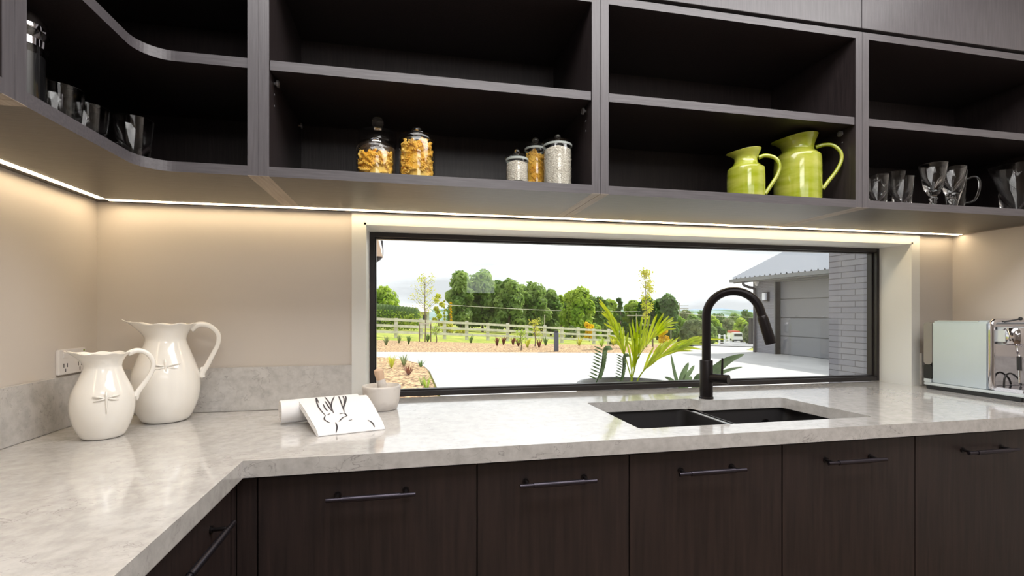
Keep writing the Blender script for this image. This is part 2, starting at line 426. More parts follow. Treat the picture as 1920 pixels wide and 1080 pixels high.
b1 = bowl(1.670, 2.084, -.552, -.104, .21, 'bowl'); b2 = bowl(2.124, 2.520, -.552, -.155, .17, 'bowl')
MB().box(2.086, 2.122, -.55, -.13, -.045, -.006).build('divider', 'steel', sk, bevel=.003, loc=(-2.09, .34, 0))
for bwl, (x, y, z) in ((b1, (1.877, -.33, -.213)), (b2, (2.32, -.35, -.173))):
    MB().lathe([(.045, .002), (.045, .004), (.03, .0045), (.028, .002)], 28).build('drain', 'steel', bwl, smooth=2, loc=(x, y, z))
ov = MB().lathe([(.014, 0), (.019, 0), (.019, .004), (.014, .004)], 28, close=True); ov.f.append(tuple(range(0, 28)))
ov.mi.append(0)
o = ov.build('overflow', 'matteblack', b2, smooth=2); o.location = (2.415, -.1615, -.062); o.rotation_euler = (PI / 2, 0, 0)

tp = tag(empty('kitchen_tap', (2.180, -.118, .9)), 'matt black gooseneck tap with side lever standing behind the sink', 'tap')
MB().lathe([(.0275, 0), (.0275, .006), (.0250, .008), (.0250, .150), (.0235, .153), (.018, .1535)], 36).build('tap_body', 'matteblack', tp, smooth=2)
th = math.radians(-30); dx, dy = math.cos(th), math.sin(th)
path = [(0, 0, .14), (0, 0, .20), (0, 0, .26), (0, 0, .328)]
RA = .099
for k in range(1, 25):
    a = PI * k / 24 * .93; path.append((dx * (RA - RA * math.cos(a)), dy * (RA - RA * math.cos(a)), .328 + RA * math.sin(a)))
lp = Vector(path[-1]); ld = (lp - Vector(path[-2])).normalized()
path.append(tuple(lp + ld * .02))
MB().tube(path, .0165, 18).build('spout', 'matteblack', tp, smooth=2)
q0 = Vector(path[-1]); MB().tube([q0, q0 + ld * .004, q0 + ld * .012, q0 + ld * .10, q0 + ld * .112], [.0165, .0185, .0195, .0205, .0195], 22).build('spray_head', 'matteblack', tp, smooth=2)
hd = Vector((dx, dy, 0)); hd = Vector((math.cos(-.98), math.sin(-.98), 0))
MB().tube([hd * .02 + Vector((0, 0, .083)), hd * .088 + Vector((0, 0, .083))], .0185, 24).build('valve', 'matteblack', tp, smooth=2)
lv = MB().tube([hd * .062 + Vector((0, 0, .095)), hd * .064 + Vector((0, 0, .165))], [.0045, .0038], 12).build('lever', 'matteblack', tp, smooth=2)
lv.location = (0, 0, 0)

# ------------------------------------------------------------------ base cabinets


def bar_handle(par, L=.215, loc=(0, 0, 0), rz=0):
    h = MB().tube([(-L / 2, -.035, 0), (L / 2, -.035, 0)], .0052, 14)
    o = h.build('handle', 'handle', par, smooth=2, loc=loc); o.rotation_euler = (0, 0, rz)
    MB().tube([(-L * .33, -.035, 0), (L * .33, -.035, 0)], .0068, 16).build('knurled_grip', 'handle', o, smooth=2)
    for sx in (-1, 1):
        MB().tube([(sx * L * .39, -.03, 0), (sx * L * .39, -.002, 0), (sx * L * .39, .0, 0)], [.0042, .0042, .0075], 12).tube([(sx * L * .39, -.004, 0), (sx * L * .39, 0, 0)], .0085, 12).build('post', 'matteblack', o, smooth=2)
    return o


FY = -.63
xs = [.666, 1.187, 1.608, 2.093, 2.576, 3.06, 3.574]
hx = [.927, 1.396, 1.843, 2.324, 2.845, 3.32]
names = ['dark wood base cabinet left of the others, next to the inner corner of the worktop',
         'dark wood base cabinet second from the inner corner, just left of the sink',
         'dark wood base cabinet under the left bowl of the sink',
         'dark wood base cabinet below the right end of the sink',
         'dark wood base cabinet right of the sink, its handle cut by the right picture edge',
         'dark wood base cabinet against the right wall under the coffee machine']
for i in range(6):
    x0, x1 = xs[i], xs[i + 1]; cx = (x0 + x1) / 2
    t = tag(empty('base_cabinet', (cx, -.3, 0)), names[i], 'cabinet', 'base cabinets below the window')
    a, b = x0 - cx + .0015, x1 - cx - .0015
    MB().box(a, a + .016, -.31, .28, .1, .66).box(b - .016, b, -.31, .28, .1, .66).box(a + .016, b - .016, -.31, .28, .1, .118).box(a + .016, b - .016, .262, .28, .118, .66).build('carcass', 'wood', t)
    f = MB().box(a, b, FY + .3, FY + .319, .12, .852).build('drawer_front', 'door', t, bevel=.001)
    bar_handle(f, .207, (hx[i] - cx, FY + .3, .799))
    MB().box(a, b, -.27, -.255, 0, .1).build('kickboard', 'wood', t)
# corner filler + left run
t = tag(empty('base_cabinet', (.3, -.3, 0)), 'dark corner cabinet with a narrow filler panel at the inside corner', 'cabinet')
MB().box(-.29, .30, -.3, .27, .1, .66).build('carcass', 'wood', t)
MB().box(.322, .364, -.33, -.311, .12, .852).build('filler_panel', 'door', t)
MB().box(.302, .320, -.36, -.33, .12, .852).build('side_filler', 'door', t)
for i, (y0, y1, hy, lb) in enumerate(((-1.22, -.667, -.885, 'dark wood base cabinet on the left run with a long handle seen end-on'), (-1.79, -1.223, -1.5, 'dark wood base cabinet on the left run nearest the camera'))):
    cy = (y0 + y1) / 2
    t = tag(empty('base_cabinet', (.3, cy, 0)), lb, 'cabinet')
    a, b = y0 - cy + .0015, y1 - cy - .0015
    MB().box(-.29, .30, a, a + .016, .1, .66).box(-.29, .30, b - .016, b, .1, .66).box(-.29, .3, a + .016, b - .016, .1, .118).build('carcass', 'wood', t)
    f = MB().box(.302, .320, a, b, .12, .852).build('drawer_front', 'door', t, bevel=.001)
    bar_handle(f, .26, (.32, hy - cy, .80), PI / 2)
    MB().box(.25, .265, a, b, 0, .1).build('kickboard', 'wood', t)

# ------------------------------------------------------------------ open shelf units
ZB, TS, DO = 1.611, .027, .445
ZM0, ZM1, ZT0, ZT1 = 1.902, 1.9285, 2.205, 2.229


def gable(par, x0, x1, y0=-DO, y1=-.002, edge='y'):
    mb = MB()
    mb.cur = 0; mb.box(x0, x1, y0 + .0012, y1, ZB + .0012, ZT1)
    mb.cur = 1; mb.box(x0, x1, y0, y0 + .0012, ZB + .0012, ZT1)
    mb.cur = 2; mb.box(x0, x1, y0, y1 - .04, ZB, ZB + .0012)
    return mb.build('gable', ['wood', 'edgez', 'raw'], par)


def board(par, name, pts, z0, z1, under='wood', edge='edge', inset=0):
    """flat board from an outline, its rim in the edge colour"""
    mb = MB(); n = len(pts); mb.cur = 0
    mb.add([(x, y, z1) for x, y in pts], [tuple(range(n))])
    mb.cur = 1; mb.add([(x, y, z0) for x, y in pts], [tuple(range(n))[::-1]])
    mb.cur = 2; mb.add([(x, y, z0) for x, y in pts] + [(x, y, z1) for x, y in pts], [(i, (i + 1) % n, n + (i + 1) % n, n + i) for i in range(n)])
    return mb.build(name, ['woodx', under, edge], par, weld=True)


def pegs(par, x, sx, ys=(-.39, -.07)):
    for y in ys:
        o = MB().lathe([(.0045, 0), (.0045, .006), (.011, .007), (.011, .012), (.003, .014)], 14).build('shelf_peg', 'peg', par, smooth=2)
        o.location = (x, y, ZM0 - .014); o.rotation_euler = (0, sx * PI / 2, 0)


def holes(par, x, sx):
    for z in (ZM0 + .045, ZM0 - .045, ZM0 - .077):
        MB().box(x, x + sx * .0008, -.3925, -.3875, z - .0025, z + .0025).build('peg_hole', 'peg', par)


mods = [(.617, 1.5975, 'open dark shelf unit holding the pasta and rice jars'), (1.599, 2.5755, 'open dark shelf unit holding the two green jugs'), (2.577, 3.576, 'open dark shelf unit at the right wall holding clear glassware')]
for (x0, x1, lb) in mods:
    cx = (x0 + x1) / 2
    t = tag(empty('shelf_unit', (cx, 0, ZB)), lb, 'shelf unit', 'open shelf units above the window')
    sub = []
    sub.append(gable(t, x0, x0 + TS)); sub.append(gable(t, x1 - TS, x1))
    a, b = x0 + TS, x1 - TS
    sub.append(board(t, 'bottom_panel', [(a, -DO), (b, -DO), (b, -.002), (a, -.002)], ZB, ZB + TS, 'under'))
    sub.append(board(t, 'top_panel', [(a, -DO), (b, -DO), (b, -.002), (a, -.002)], ZT0, ZT1))
    sub.append(board(t, 'shelf', [(a + .002, -DO + .003), (b - .002, -DO + .003), (b - .002, -.04), (a + .002, -.04)], ZM0, ZM1))
    sub.append(bx('back_panel', 'wood', a, b, -.030, -.018, ZB + TS, ZT0, t))
    pegs(t, a, 1); pegs(t, b, -1); holes(t, a, 1); holes(t, b, -1)
    for o in [c for c in bpy.data.objects if c.parent == t]: o.location = Vector(o.location) + Vector((-cx, 0, -ZB))

# corner unit with concave front, and its neighbour toward the camera
XW = .343
t = tag(empty('shelf_unit', (.3, 0, ZB)), 'open dark corner shelf unit with curved front, tumblers at its left', 'shelf unit', 'open shelf units above the window')
gable(t, .59, .6165)


def ygable(par, y0, y1):
    mb = MB()
    mb.cur = 0; mb.box(.002, XW - .0012, y0, y1, ZB + .0012, ZT1)
    mb.cur = 1; mb.box(XW - .0012, XW, y0, y1, ZB + .0012, ZT1)
    mb.cur = 2; mb.box(.04, XW, y0, y1, ZB, ZB + .0012)
    return mb.build('gable', ['wood', 'edgez', 'raw'], par)


ygable(t, -.872, -.845)


def curve_outline(r, off=0):
    xw, do = XW - off, DO - off
    pts = [(.59, -do)]
    cxx, cyy = xw + r, -do - r
    for k in range(13):
        a = PI / 2 + PI / 2 * k / 12; pts.append((cxx + r * math.cos(a), cyy + r * math.sin(a)))
    pts += [(xw, -.845), (.002, -.845), (.002, -.002), (.59, -.002)]
    return pts[::-1]


board(t, 'bottom_panel', curve_outline(.075), ZB, ZB + TS, 'under')
board(t, 'top_panel', curve_outline(.075), ZT0, ZT1)
board(t, 'shelf', curve_outline(.075, .003), ZM0, ZM1)
MB().box(.02, .59, -.03, -.018, ZB + TS, ZM0).box(.02, .59, -.03, -.018, ZM1, ZT0).box(.008, .02, -.845, -.018, ZB + TS, ZM0).box(.008, .02, -.845, -.018, ZM1, ZT0).build('back_panel', 'wood', t)
for o in [c for c in bpy.data.objects if c.parent == t]: o.location = Vector(o.location) + Vector((-.3, 0, -ZB))
t = tag(empty('shelf_unit', (.17, -1.3, ZB)), 'open dark shelf unit on the left wall, cut by the left picture edge', 'shelf unit', 'open shelf units above the window')
ygable(t, -.900, -.873); ygable(t, -1.74, -1.713)
for nm, za, zb, u in (('bottom_panel', ZB, ZB + TS, 'under'), ('shelf', ZM0, ZM1, 'wood'), ('top_panel', ZT0, ZT1, 'wood')):
    board(t, nm, [(.002, -1.713), (XW, -1.713), (XW, -.9), (.002, -.9)], za, zb, u)
MB().box(.008, .02, -1.713, -.9, ZB + TS, ZM0).box(.008, .02, -1.713, -.9, ZM1, ZT0).build('back_panel', 'wood', t)
for o in [c for c in bpy.data.objects if c.parent == t]: o.location = Vector(o.location) + Vector((-.17, 1.3, -ZB))

# closed cupboards above the open shelves
ux = [.62, 1.595, 2.574, 3.576]
lbs = ['closed dark cupboard above the jar shelves, above the picture edge', 'closed dark cupboard above the green jug shelves', 'closed dark cupboard at the top right corner above the glassware shelves']
for i in range(3):
    a, b = ux[i] + .0012, ux[i + 1] - .0012; cx = (a + b) / 2
    t = tag(empty('overhead_cupboard', (cx, 0, 2.24)), lbs[i], 'cupboard', 'closed cupboards over the open shelves')
    MB().box(a - cx, b - cx, -DO + .022, -.002, .014, .474).build('carcass', 'wood', t)
    MB().box(a - cx, b - cx, -DO, -DO + .019, .003, .472).build('door', 'door2', t, bevel=.0008) if False else MB().box(a - cx, b - cx, -DO, -DO + .019, .003, .472).build('door', 'edgez', t, bevel=.0008)
t = tag(empty('overhead_cupboard', (.17, -.9, 2.24)), 'closed dark corner cupboard above the curved shelf unit', 'cupboard')
MB().box(-.168, .17, -.84, .89, .014, .474).box(.17, .44, .47, .89, .014, .474).build('carcass', 'wood', t)
# black strip painting in the shade of the gap between cupboards and shelves
tag(MB().box(.002, XW - .03, -1.74, -.002, ZT1 + .001, 2.252).box(XW - .03, 3.576, -DO + .03, -.002, ZT1 + .001, 2.252).build('gap_shade_strip', 'hole'), 'black strip put in as the shade of the gap between the cupboards and the open shelves', 'shade strip')

# led strips
for (nm, a, lb) in (('back', (.052, 3.565, -.052, -.035), 'glowing warm LED strip under the shelves along the back wall'), ('left', (.035, .052, -1.74, -.0535), 'glowing warm LED strip under the shelves along the left wall')):
    t = tag(empty('led_strip', ((a[0] + a[1]) / 2, (a[2] + a[3]) / 2, ZB)), lb, 'light strip', 'LED strips under the shelves')
    hxx, hy = (a[1] - a[0]) / 2, (a[3] - a[2]) / 2
    MB().box(-hxx, hxx, -hy, hy, -.0008, -.0003).build('diffuser', 'led', t)
    if nm == 'back': MB().box(-hxx, hxx, hy + .0002, hy + .002, -.0025, -.0003).build('channel', 'alu', t)
    else: MB().box(-hxx - .002, -hxx - .0002, -hy, hy, -.0025, -.0003).build('channel', 'alu', t)

# ------------------------------------------------------------------ power outlet
t = tag(empty('power_outlet', (.0005, -.137, 1.094)), 'white double power outlet on the left wall above the stone upstand', 'power outlet')
MB().box(0, .009, -.061, .061, -.037, .038).build('faceplate', 'plastic', t, bevel=.0015)
for sy in (-1, 1):
    MB().box(.009, .0115, sy * .033 - .012, sy * .033 + .012, .012, .028).build('switch', 'plastic', t, bevel=.001)
    MB().box(.009, .0094, sy * .033 - .009, sy * .033 - .006, -.016, -.004).box(.009, .0094, sy * .033 + .006, sy * .033 + .009, -.016, -.004).box(.009, .0094, sy * .033 - .0015, sy * .033 + .0015, -.03, -.02).build('socket_slot', 'hole', t)
MB().box(.009, .0096, .05, .056, .028, .032).build('indicator', 'leafB', t)

# ------------------------------------------------------------------ white jugs


def jug_body(prof, rimr, H, amp, waves, spout, sdir, wall=.005, m='cream', name='body', par=None, tilt=0):
    zs = prof[-1][1]
    full = prof + [(r - wall, z) for r, z in prof[::-1] if z > .012]
    full.append((.0, .012))
    zt = zs

    def fn(r, z, th, k):
        f = max(0, (z - zt * .86) / (zt * .14)); f = f ** 1.6
        d = math.cos(th - sdir)
        sp = spout * f * max(0, d) ** 6
        wv = amp * f * math.cos(waves * th)
        rr = r + sp + wv * .6
        return (rr * math.cos(th), rr * math.sin(th), z + wv + sp * .45 * (1 if tilt == 0 else 0) + tilt * f * d)
    return MB().lathe([(.0001, 0)] + full, 72, fn=fn).build(name, m, par, smooth=True)


def dense(prof, n=5):
    P = spline([(r, z, 0) for r, z in prof], n); return [(p.x, p.y) for p in P]


def pitcher(name, loc, sdir, prof, hpath, hr, label, amp, spout, relief=True):
    t = tag(empty(name, loc), label, 'jug')
    H = prof[-1][1]
    jug_body(dense(prof), 0, H, amp, 7, spout, sdir, .005, 'cream', 'body', t)
    h = MB().tube(spline(hpath, 7), [hr * q for q in hrr(len(spline(hpath, 7)))], 12); h.build('handle', 'cream', t, smooth=True)
    return t


def hrr(n): return [1.15 - .45 * math.sin(PI * k / (n - 1)) * .6 if True else 1 for k in range(n)]


def dragonfly(par, c, rad, s, face):
    """raised dragonfly moulded on the belly; face = angle it looks toward"""
    fx, fy = math.cos(face), math.sin(face); tx, ty = -fy, fx
    def P(u, v, d=0): 
        a = u / rad; rr = rad + d
        return (c[0] + rr * (math.cos(a) * fx + math.sin(a) * tx), c[1] + rr * (math.cos(a) * fy + math.sin(a) * ty), c[2] + v)
    mb = MB()
    mb.tube([P(0, s * 1.0), P(0, s * .4, .001), P(0, -s * .5, .0005), P(0, -s * 1.1, .0)], [.0028, .0034, .002, .001], 8)
    for sx in (-1, 1):
        for (u, v) in ((1.05, .25), (.95, -.22)):
            mb.tube([P(0, s * .35), P(sx * s * u * .5, s * (.35 + v * .6), .0006), P(sx * s * u, s * (.3 + v), 0)], [.0015, .0032, .001], 6)
    return mb.build('dragonfly_relief', 'cream', par, smooth=True)


def jugdir(x, y): return math.atan2(CY - y, CX - x)


sx, sy = .192, -.332
f = jugdir(sx, sy)
left = f - PI / 2       # the image-left direction as seen from the camera
prof = [(.040, 0), (.050, .008), (.065, .045), (.0715, .085), (.067, .125), (.053, .160), (.0435, .186), (.0425, .200), (.050, .218), (.0615, .231)]
t = tag(empty('pitcher', (sx, sy, .9003)), 'smaller white ceramic pitcher with a moulded dragonfly, in front on the worktop', 'jug')
jug_body(dense(prof), 0, .231, .0016, 9, .020, left, .004, 'cream', 'body', t)


def hp(pts, ang): return [(r * math.cos(ang), r * math.sin(ang), z) for r, z in pts]


right = left + PI
P = spline(hp([(.054, .226), (.075, .234), (.098, .225), (.112, .200), (.108, .170), (.092, .140), (.078, .118), (.071, .104)], right), 6)
MB().tube(P, [.0058 + .0022 * abs(1 - 2 * k / (len(P) - 1)) for k in range(len(P))], 12).ball(hp([(.074, .106)], right)[0], .009, sq=(.7, .7, 1.6)).build('handle', 'cream', t, smooth=True)
dragonfly(t, (0, 0, .105), .0715, .028, f + .10)
bxx, byy = .262, -.135
f = jugdir(bxx, byy); left = f - PI / 2; right = left + PI
prof = [(.052, 0), (.066, .010), (.086, .055), (.0935, .105), (.088, .155), (.072, .205), (.058, .243), (.0555, .262), (.066, .288), (.081, .307)]
t = tag(empty('pitcher', (bxx, byy, .9003)), 'larger white ceramic pitcher with wavy rim standing behind the small one', 'jug')
jug_body(dense(prof), 0, .307, .0024, 9, .030, left, .0045, 'cream', 'body', t)
P = spline(hp([(.066, .286), (.088, .303), (.118, .298), (.142, .272), (.142, .238), (.126, .200), (.110, .166), (.098, .145), (.097, .130)], right), 6)
MB().tube(P, [.0070 + .003 * abs(1 - 2 * k / (len(P) - 1)) for k in range(len(P))], 12).ball(hp([(.097, .145)], right)[0], .011, sq=(.7, .7, 1.8)).build('handle', 'cream', t, smooth=True)
dragonfly(t, (0, 0, .165), .083, .036, f + .0)

# ------------------------------------------------------------------ green jugs


def green_jug(loc, rb, hs, rn, hn, rr, H, hpts, label):
    t = tag(empty('green_jug', loc), label, 'jug', 'green jugs on the open shelf')
    f = jugdir(loc[0], loc[1]); left = f - PI / 2 + .15; right = left + PI
    prof = [(rb * .985, 0), (rb, .006), (rb * 1.01, hs * .5), (rb * .99, hs * .93), (rb * .93, hs), (rn * 1.12, hs + (hn - hs) * .55), (rn, hn), (rn * 1.03, hn + (H - hn) * .35), (rr * .93, hn + (H - hn) * .8), (rr, H)]
    jug_body(dense(prof, 4), 0, H, 0, 1, rr * .30, left, .004, 'green', 'body', t, tilt=-H * .035)
    P = spline(hp(hpts, right), 6)
    MB().tube(P, [.006 + .0015 * abs(1 - 2 * k / (len(P) - 1)) for k in range(len(P))], 12).build('handle', 'green', t, smooth=True)
    return t


ZS = ZB + TS + .0005
green_jug((2.172, -.365, ZS), .061, .108, .037, .134, .050, .168, [(.040, .143), (.062, .149), (.092, .138), (.106, .112), (.100, .080), (.082, .048), (.068, .026), (.061, .016)], 'smaller lime green glazed jug, left of the pair on the shelf')
green_jug((2.418, -.325, ZS), .0785, .178, .054, .200, .068, .245, [(.058, .206), (.082, .212), (.112, .207), (.136, .180), (.138, .148), (.122, .112), (.098, .078), (.080, .052)], 'larger lime green glazed jug, right of the pair on the shelf')

# ------------------------------------------------------------------ jars and contents


def jar(loc, r, H, label, lidr=1.0, knob='flat', seal=False, body=.72):
    """H total with knob"""
    t = tag(empty('glass_jar', loc), label, 'jar', 'glass storage jars on the shelf')
    hb = H * body; w_ = .0025
    MB().lathe([(.0001, 0), (r * .96, 0), (r, .004), (r, hb - .006), (r * .97, hb), (r * .97 - w_, hb), (r - w_, hb - .008), (r - w_, .006), (.0001, .005)], 40).build('jar_body', 'jarglass', t, smooth=2)
    hl = H - hb
    R_ = r * lidr
    if knob == 'flat':
        lid = MB().lathe([(R_, hb - .004), (R_ * 1.02, hb + .002), (R_ * 1.0, hb + hl * .28), (R_ * .88, hb + hl * .45), (R_ * .28, hb + hl * .52), (R_ * .27, hb + hl * .60)], 40, close=True).build('lid', 'jarglass', t, smooth=2)
        MB().lathe([(R_ * .20, hb + hl * .56), (R_ * .22, hb + hl * .66), (R_ * .31, hb + hl * .76), (R_ * .31, hb + hl * .92), (R_ * .24, hb + hl), (.0001, hb + hl)], 24).build('knob', 'solidglass', lid, smooth=True)
    else:
        lid = MB().lathe([(R_ * 1.04, hb + .001), (R_ * 1.10, hb + hl * .12), (R_ * 1.04, hb + hl * .26), (R_ * .7, hb + hl * .40), (.0001, hb + hl * .46)], 40, close=True).build('lid', 'jarglass', t, smooth=2)
        MB().ball((0, 0, hb + hl * .72), hl * .28, 18).build('knob', 'solidglass', lid, smooth=True)
        MB().lathe([(r * .97, hb - .008), (r * 1.01, hb - .007), (r * 1.01, hb - .001), (r * .97, hb)], 36, close=True).build('seal', 'seal', t, smooth=2)
    return t


def rotini(c, ax, L=.034, r=.0052, mb=None, turns=4.4):
    ax = Vector(ax).normalized(); u = ax.orthogonal().normalized(); v = ax.cross(u); c = Vector(c)
    n, m = 26, 8; vs = []; fs = []
    for k in range(n + 1):
        s_ = (k / n - .5) * L; tp_ = .55 if k in (0, n) else 1
        for j in range(m):
            th = 2 * PI * j / m; q = r * tp_ * (.72 + .30 * math.cos(2 * th - 4 * PI * turns * k / n * .5))
            vs.append(c + ax * s_ + (u * math.cos(th) + v * math.sin(th)) * q)
    for k in range(n):
        for j in range(m):
            a, b = k * m + j, k * m + (j + 1) % m; fs.append((a, b, b + m, a + m))
    mb.add(vs, fs)


def pasta(loc, r, h, n, label, L=.034, rr=.0055):
    mb = MB(); rg = random.Random(int(loc[0] * 1000))
    for i in range(n):
        a = rg.random() * 2 * PI; z = .012 + (h - .02) * (i + .5) / n
        d = (r - rr * 1.1) * (rg.random() ** .25)
        p = (d * math.cos(a), d * math.sin(a), z)
        t_ = Vector((-math.sin(a), math.cos(a), 0)); ax = t_ * rg.uniform(.4, 1) * rg.choice((-1, 1)) + Vector((0, 0, rg.uniform(-.9, .9))) 
        ax.normalize(); hz = math.hypot(ax.x, ax.y) * L / 2; d2 = min(d, math.sqrt(max(1e-6, (r - rr) ** 2 - hz * hz))); p = (d2 * math.cos(a), d2 * math.sin(a), max(z, abs(ax.z) * L / 2 + .006))
        rotini(p, ax, L, rr, mb)
    mb.lathe([(.0001, .007), (r * .80, .007), (r * .82, h * .5), (r * .78, h * .84), (.0001, h * .88)], 20)
    o = mb.build('dry_pasta', 'pasta', None, smooth=False); o.location = loc
    tag(o, label, 'pasta', kind='stuff'); return o


def rice(loc, r, h, label, m='rice', nm='rice_grains', cat='rice'):
    rg = random.Random(3)
    o = MB().lathe([(.0001, .006), (r, .007), (r, h * .5), (r, h * .93), (r * .6, h * .985), (.0001, h)], 40, fn=lambda a, z, th, k: (a * math.cos(th), a * math.sin(th), z + (.0015 * math.sin(3 * th + 1) if k >= 3 else 0))).build(nm, m, smooth=2)
    mb = MB()
    for i in range(260):
        a = rg.random() * 2 * PI; z = rg.uniform(.01, h * .92); q = rg.choice((0, 1))
        rr = r + .0003 if z < h * .9 else r * .8
        mb_t = Vector((-math.sin(a), math.cos(a), 0)) * rg.uniform(-1, 1) + Vector((0, 0, rg.uniform(-1, 1)))
        c = Vector((rr * math.cos(a), rr * math.sin(a), z)); mb_t.normalize()
        mb.tube([c - mb_t * .003, c, c + mb_t * .003], [.0003, .0009, .0003], 5, False)
    me2 = mb.build('grain', m, o) if nm == 'rice_grains' else None
    if me2: me2['kind'] = 'stuff'
    o.location = loc; tag(o, label, cat, kind='stuff'); return o


def jz(x, y): return (x, y, ZS)


jar(jz(.918, -.362), .056, .124, 'short wide glass jar of pasta, leftmost on the jar shelf', 1.0, 'flat', body=.66)
pasta((.918, -.362, ZS + .004), .053, .080, 110, 'twisted yellow pasta in the leftmost short glass jar')
jar(jz(.915, -.20), .060, .246, 'tall glass jar with ring knob behind the short pasta jar', 1.0, 'flat', body=.66)
rice((.915, -.20, ZS + .0005), .0565, .155, 'brown-grey grain in the tall jar behind the short pasta jar', 'cocoa', 'dry_grain', 'grain')
jar(jz(1.040, -.362), .0535, .163, 'tall glass jar full of pasta, second from the left', 1.0, 'flat', body=.74)
pasta((1.040, -.362, ZS + .004), .0505, .122, 150, 'twisted yellow pasta filling the tall jar second from left')
jar(jz(1.345, -.392), .035, .112, 'smallest glass jar of rice with ball knob lid', 1.0, 'ball', body=.72)
rice((1.345, -.392, ZS + .0005), .0318, .071, 'white rice in the smallest jar')
jar(jz(1.428, -.30), .036, .186, 'slim glass jar of pasta between the two rice jars', 1.0, 'ball', body=.80)
pasta((1.428, -.30, ZS + .004), .0335, .136, 150, 'small pasta pieces in the slim jar between the rice jars', .024, .005)
jar(jz(1.483, -.370), .046, .176, 'tall glass jar of rice with ball knob, rightmost of the jars', 1.0, 'ball', body=.80)
rice((1.483, -.370, ZS + .0005), .0428, .133, 'white rice filling the rightmost tall jar')

# ------------------------------------------------------------------ glassware


def shell_lathe(prof, w_=.0022, base=.006):
    """open vessel wall from an outer profile bottom->top"""
    return [(.0001, prof[0][1])] + prof + [(max(.001, r - w_), z) for r, z in prof[::-1] if z > prof[0][1] + base] + [(.0001, prof[0][1] + base)]


def tumbler(loc, r0, r1, h, label, group, bee=False):
    t = tag(empty('glass_tumbler', loc), label, 'glass', group)
    MB().lathe(shell_lathe([(r0, 0), (r0 * 1.02, .003), (r0 + (r1 - r0) * .5, h * .5), (r1, h)], .002, .010), 40).build('vessel', 'solidglass', t, smooth=2)
    MB().lathe([(r0 * .55, .0005), (r0 * .9, .001), (r0 * .93, .007), (.0001, .0085)], 32).build('thick_base', 'solidglass', t, smooth=True)
    if bee:
        a = jugdir(loc[0], loc[1]); z = h * .78; rr = r0 + (r1 - r0) * .78 + .0005
        mb = MB(); fx, fy = math.cos(a), math.sin(a); tx, ty = -fy, fx
        for (u, v, q) in ((0, 0, .0035), (-.006, .001, .0028), (.006, .001, .0028), (-.010, .003, .002), (.010, .003, .002), (0, -.005, .0022)):
            mb.ball((rr * fx + u * tx, rr * fy + u * ty, z + v), q, 8)
        mb.build('bee_relief', 'solidglass', t, smooth=True)
    return t


tumbler((.225, -.560, ZS), .034, .045, .120, 'clear tumbler nearest the left shelf edge, beside the coffee plunger', 'tumblers on the left shelf')
tumbler((.222, -.452, ZS), .034, .045, .120, 'clear tumbler in the middle of the three on the left shelf', 'tumblers on the left shelf')
tumbler((.292, -.385, ZS), .034, .045, .120, 'rightmost clear tumbler at the curved corner of the left shelf', 'tumblers on the left shelf')

t = tag(empty('coffee_plunger', (.205, -.655, ZS)), 'black and glass coffee plunger half hidden behind the left shelf gable', 'coffee plunger')
MB().lathe(shell_lathe([(.044, .012), (.046, .016), (.046, .185), (.049, .200)], .002, .006), 36).build('beaker', 'tumbler', t, smooth=2)
MB().lathe([(.047, 0), (.048, .012), (.0475, .03), (.0468, .03)], 36, close=True).build('base_band', 'chrome', t, smooth=2); MB().lathe([(.0472, .165), (.0478, .165), (.0478, .180), (.0472, .180)], 36, close=True).build('top_band', 'chrome', t, smooth=2)
MB().lathe([(.0001, .018), (.043, .018), (.043, .150), (.0001, .152)], 32).build('coffee', 'darkplastic', t, smooth=2)
MB().lathe([(.050, .198), (.051, .206), (.048, .222), (.034, .238), (.012, .244), (.0001, .244)], 36, close=True).build('lid', 'chrome', t, smooth=True)
MB().tube([(0, 0, .24), (0, 0, .262)], .003, 8).ball((0, 0, .268), .011).build('plunger_knob', 'darkplastic', t, smooth=True)

g = 'clear glasses on the right shelf'
tumbler((2.722, -.372, ZS), .027, .037, .112, 'leftmost clear tumbler on the right shelf, partly behind the upright', g, True)
tumbler((2.835, -.372, ZS), .027, .037, .112, 'clear tumbler second from the left on the right shelf', g)


def goblet(loc, r, h, label):
    t = tag(empty('glass_goblet', loc), label, 'glass', g)
    zb = h * .40
    MB().lathe(shell_lathe([(r * .50, zb), (r * .62, zb + .006), (r * .82, zb + (h - zb) * .5), (r, h)], .0022, .008), 40).build('bowl', 'solidglass', t, smooth=2)
    MB().lathe([(.0001, 0), (r * .72, .0), (r * .74, .003), (r * .40, .010), (.008, .016), (.013, .022), (.008, .028), (.015, .036), (.008, .044), (.017, .052), (r * .5, zb - .002), (.0001, zb)], 28).build('stem', 'solidglass', t, smooth=True)
    return t


goblet((2.965, -.385, ZS), .045, .165, 'clear goblet with beaded stem, front left of the goblets')
goblet((3.075, -.372, ZS), .043, .162, 'clear goblet with beaded stem, right of the other goblets')
goblet((2.93, -.255, ZS), .045, .165, 'clear goblet standing behind the left tumblers and goblet')
t = tag(empty('glass_mug', (3.165, -.315, ZS)), 'clear conical glass mug with handle, right of the goblets', 'glass', g)
MB().lathe(shell_lathe([(.026, 0), (.028, .004), (.040, .17)], .0024, .012), 36).build('vessel', 'solidglass', t, smooth=2)
a = jugdir(3.165, -.315) + PI / 2
MB().tube(spline(hp([(.037, .135), (.056, .140), (.070, .125), (.070, .085), (.060, .052), (.045, .040), (.030, .040)], a), 6), .0042, 10).build('handle', 'solidglass', t, smooth=True)
t = tag(empty('glass_pitcher', (3.43, -.352, ZS)), 'clear glass pitcher at the right end of the shelf', 'jug')
a = jugdir(3.43, -.352) - PI / 2 + .1
pr = shell_lathe([(.046, 0), (.048, .005), (.056, .10), (.066, .20)], .0026, .012)
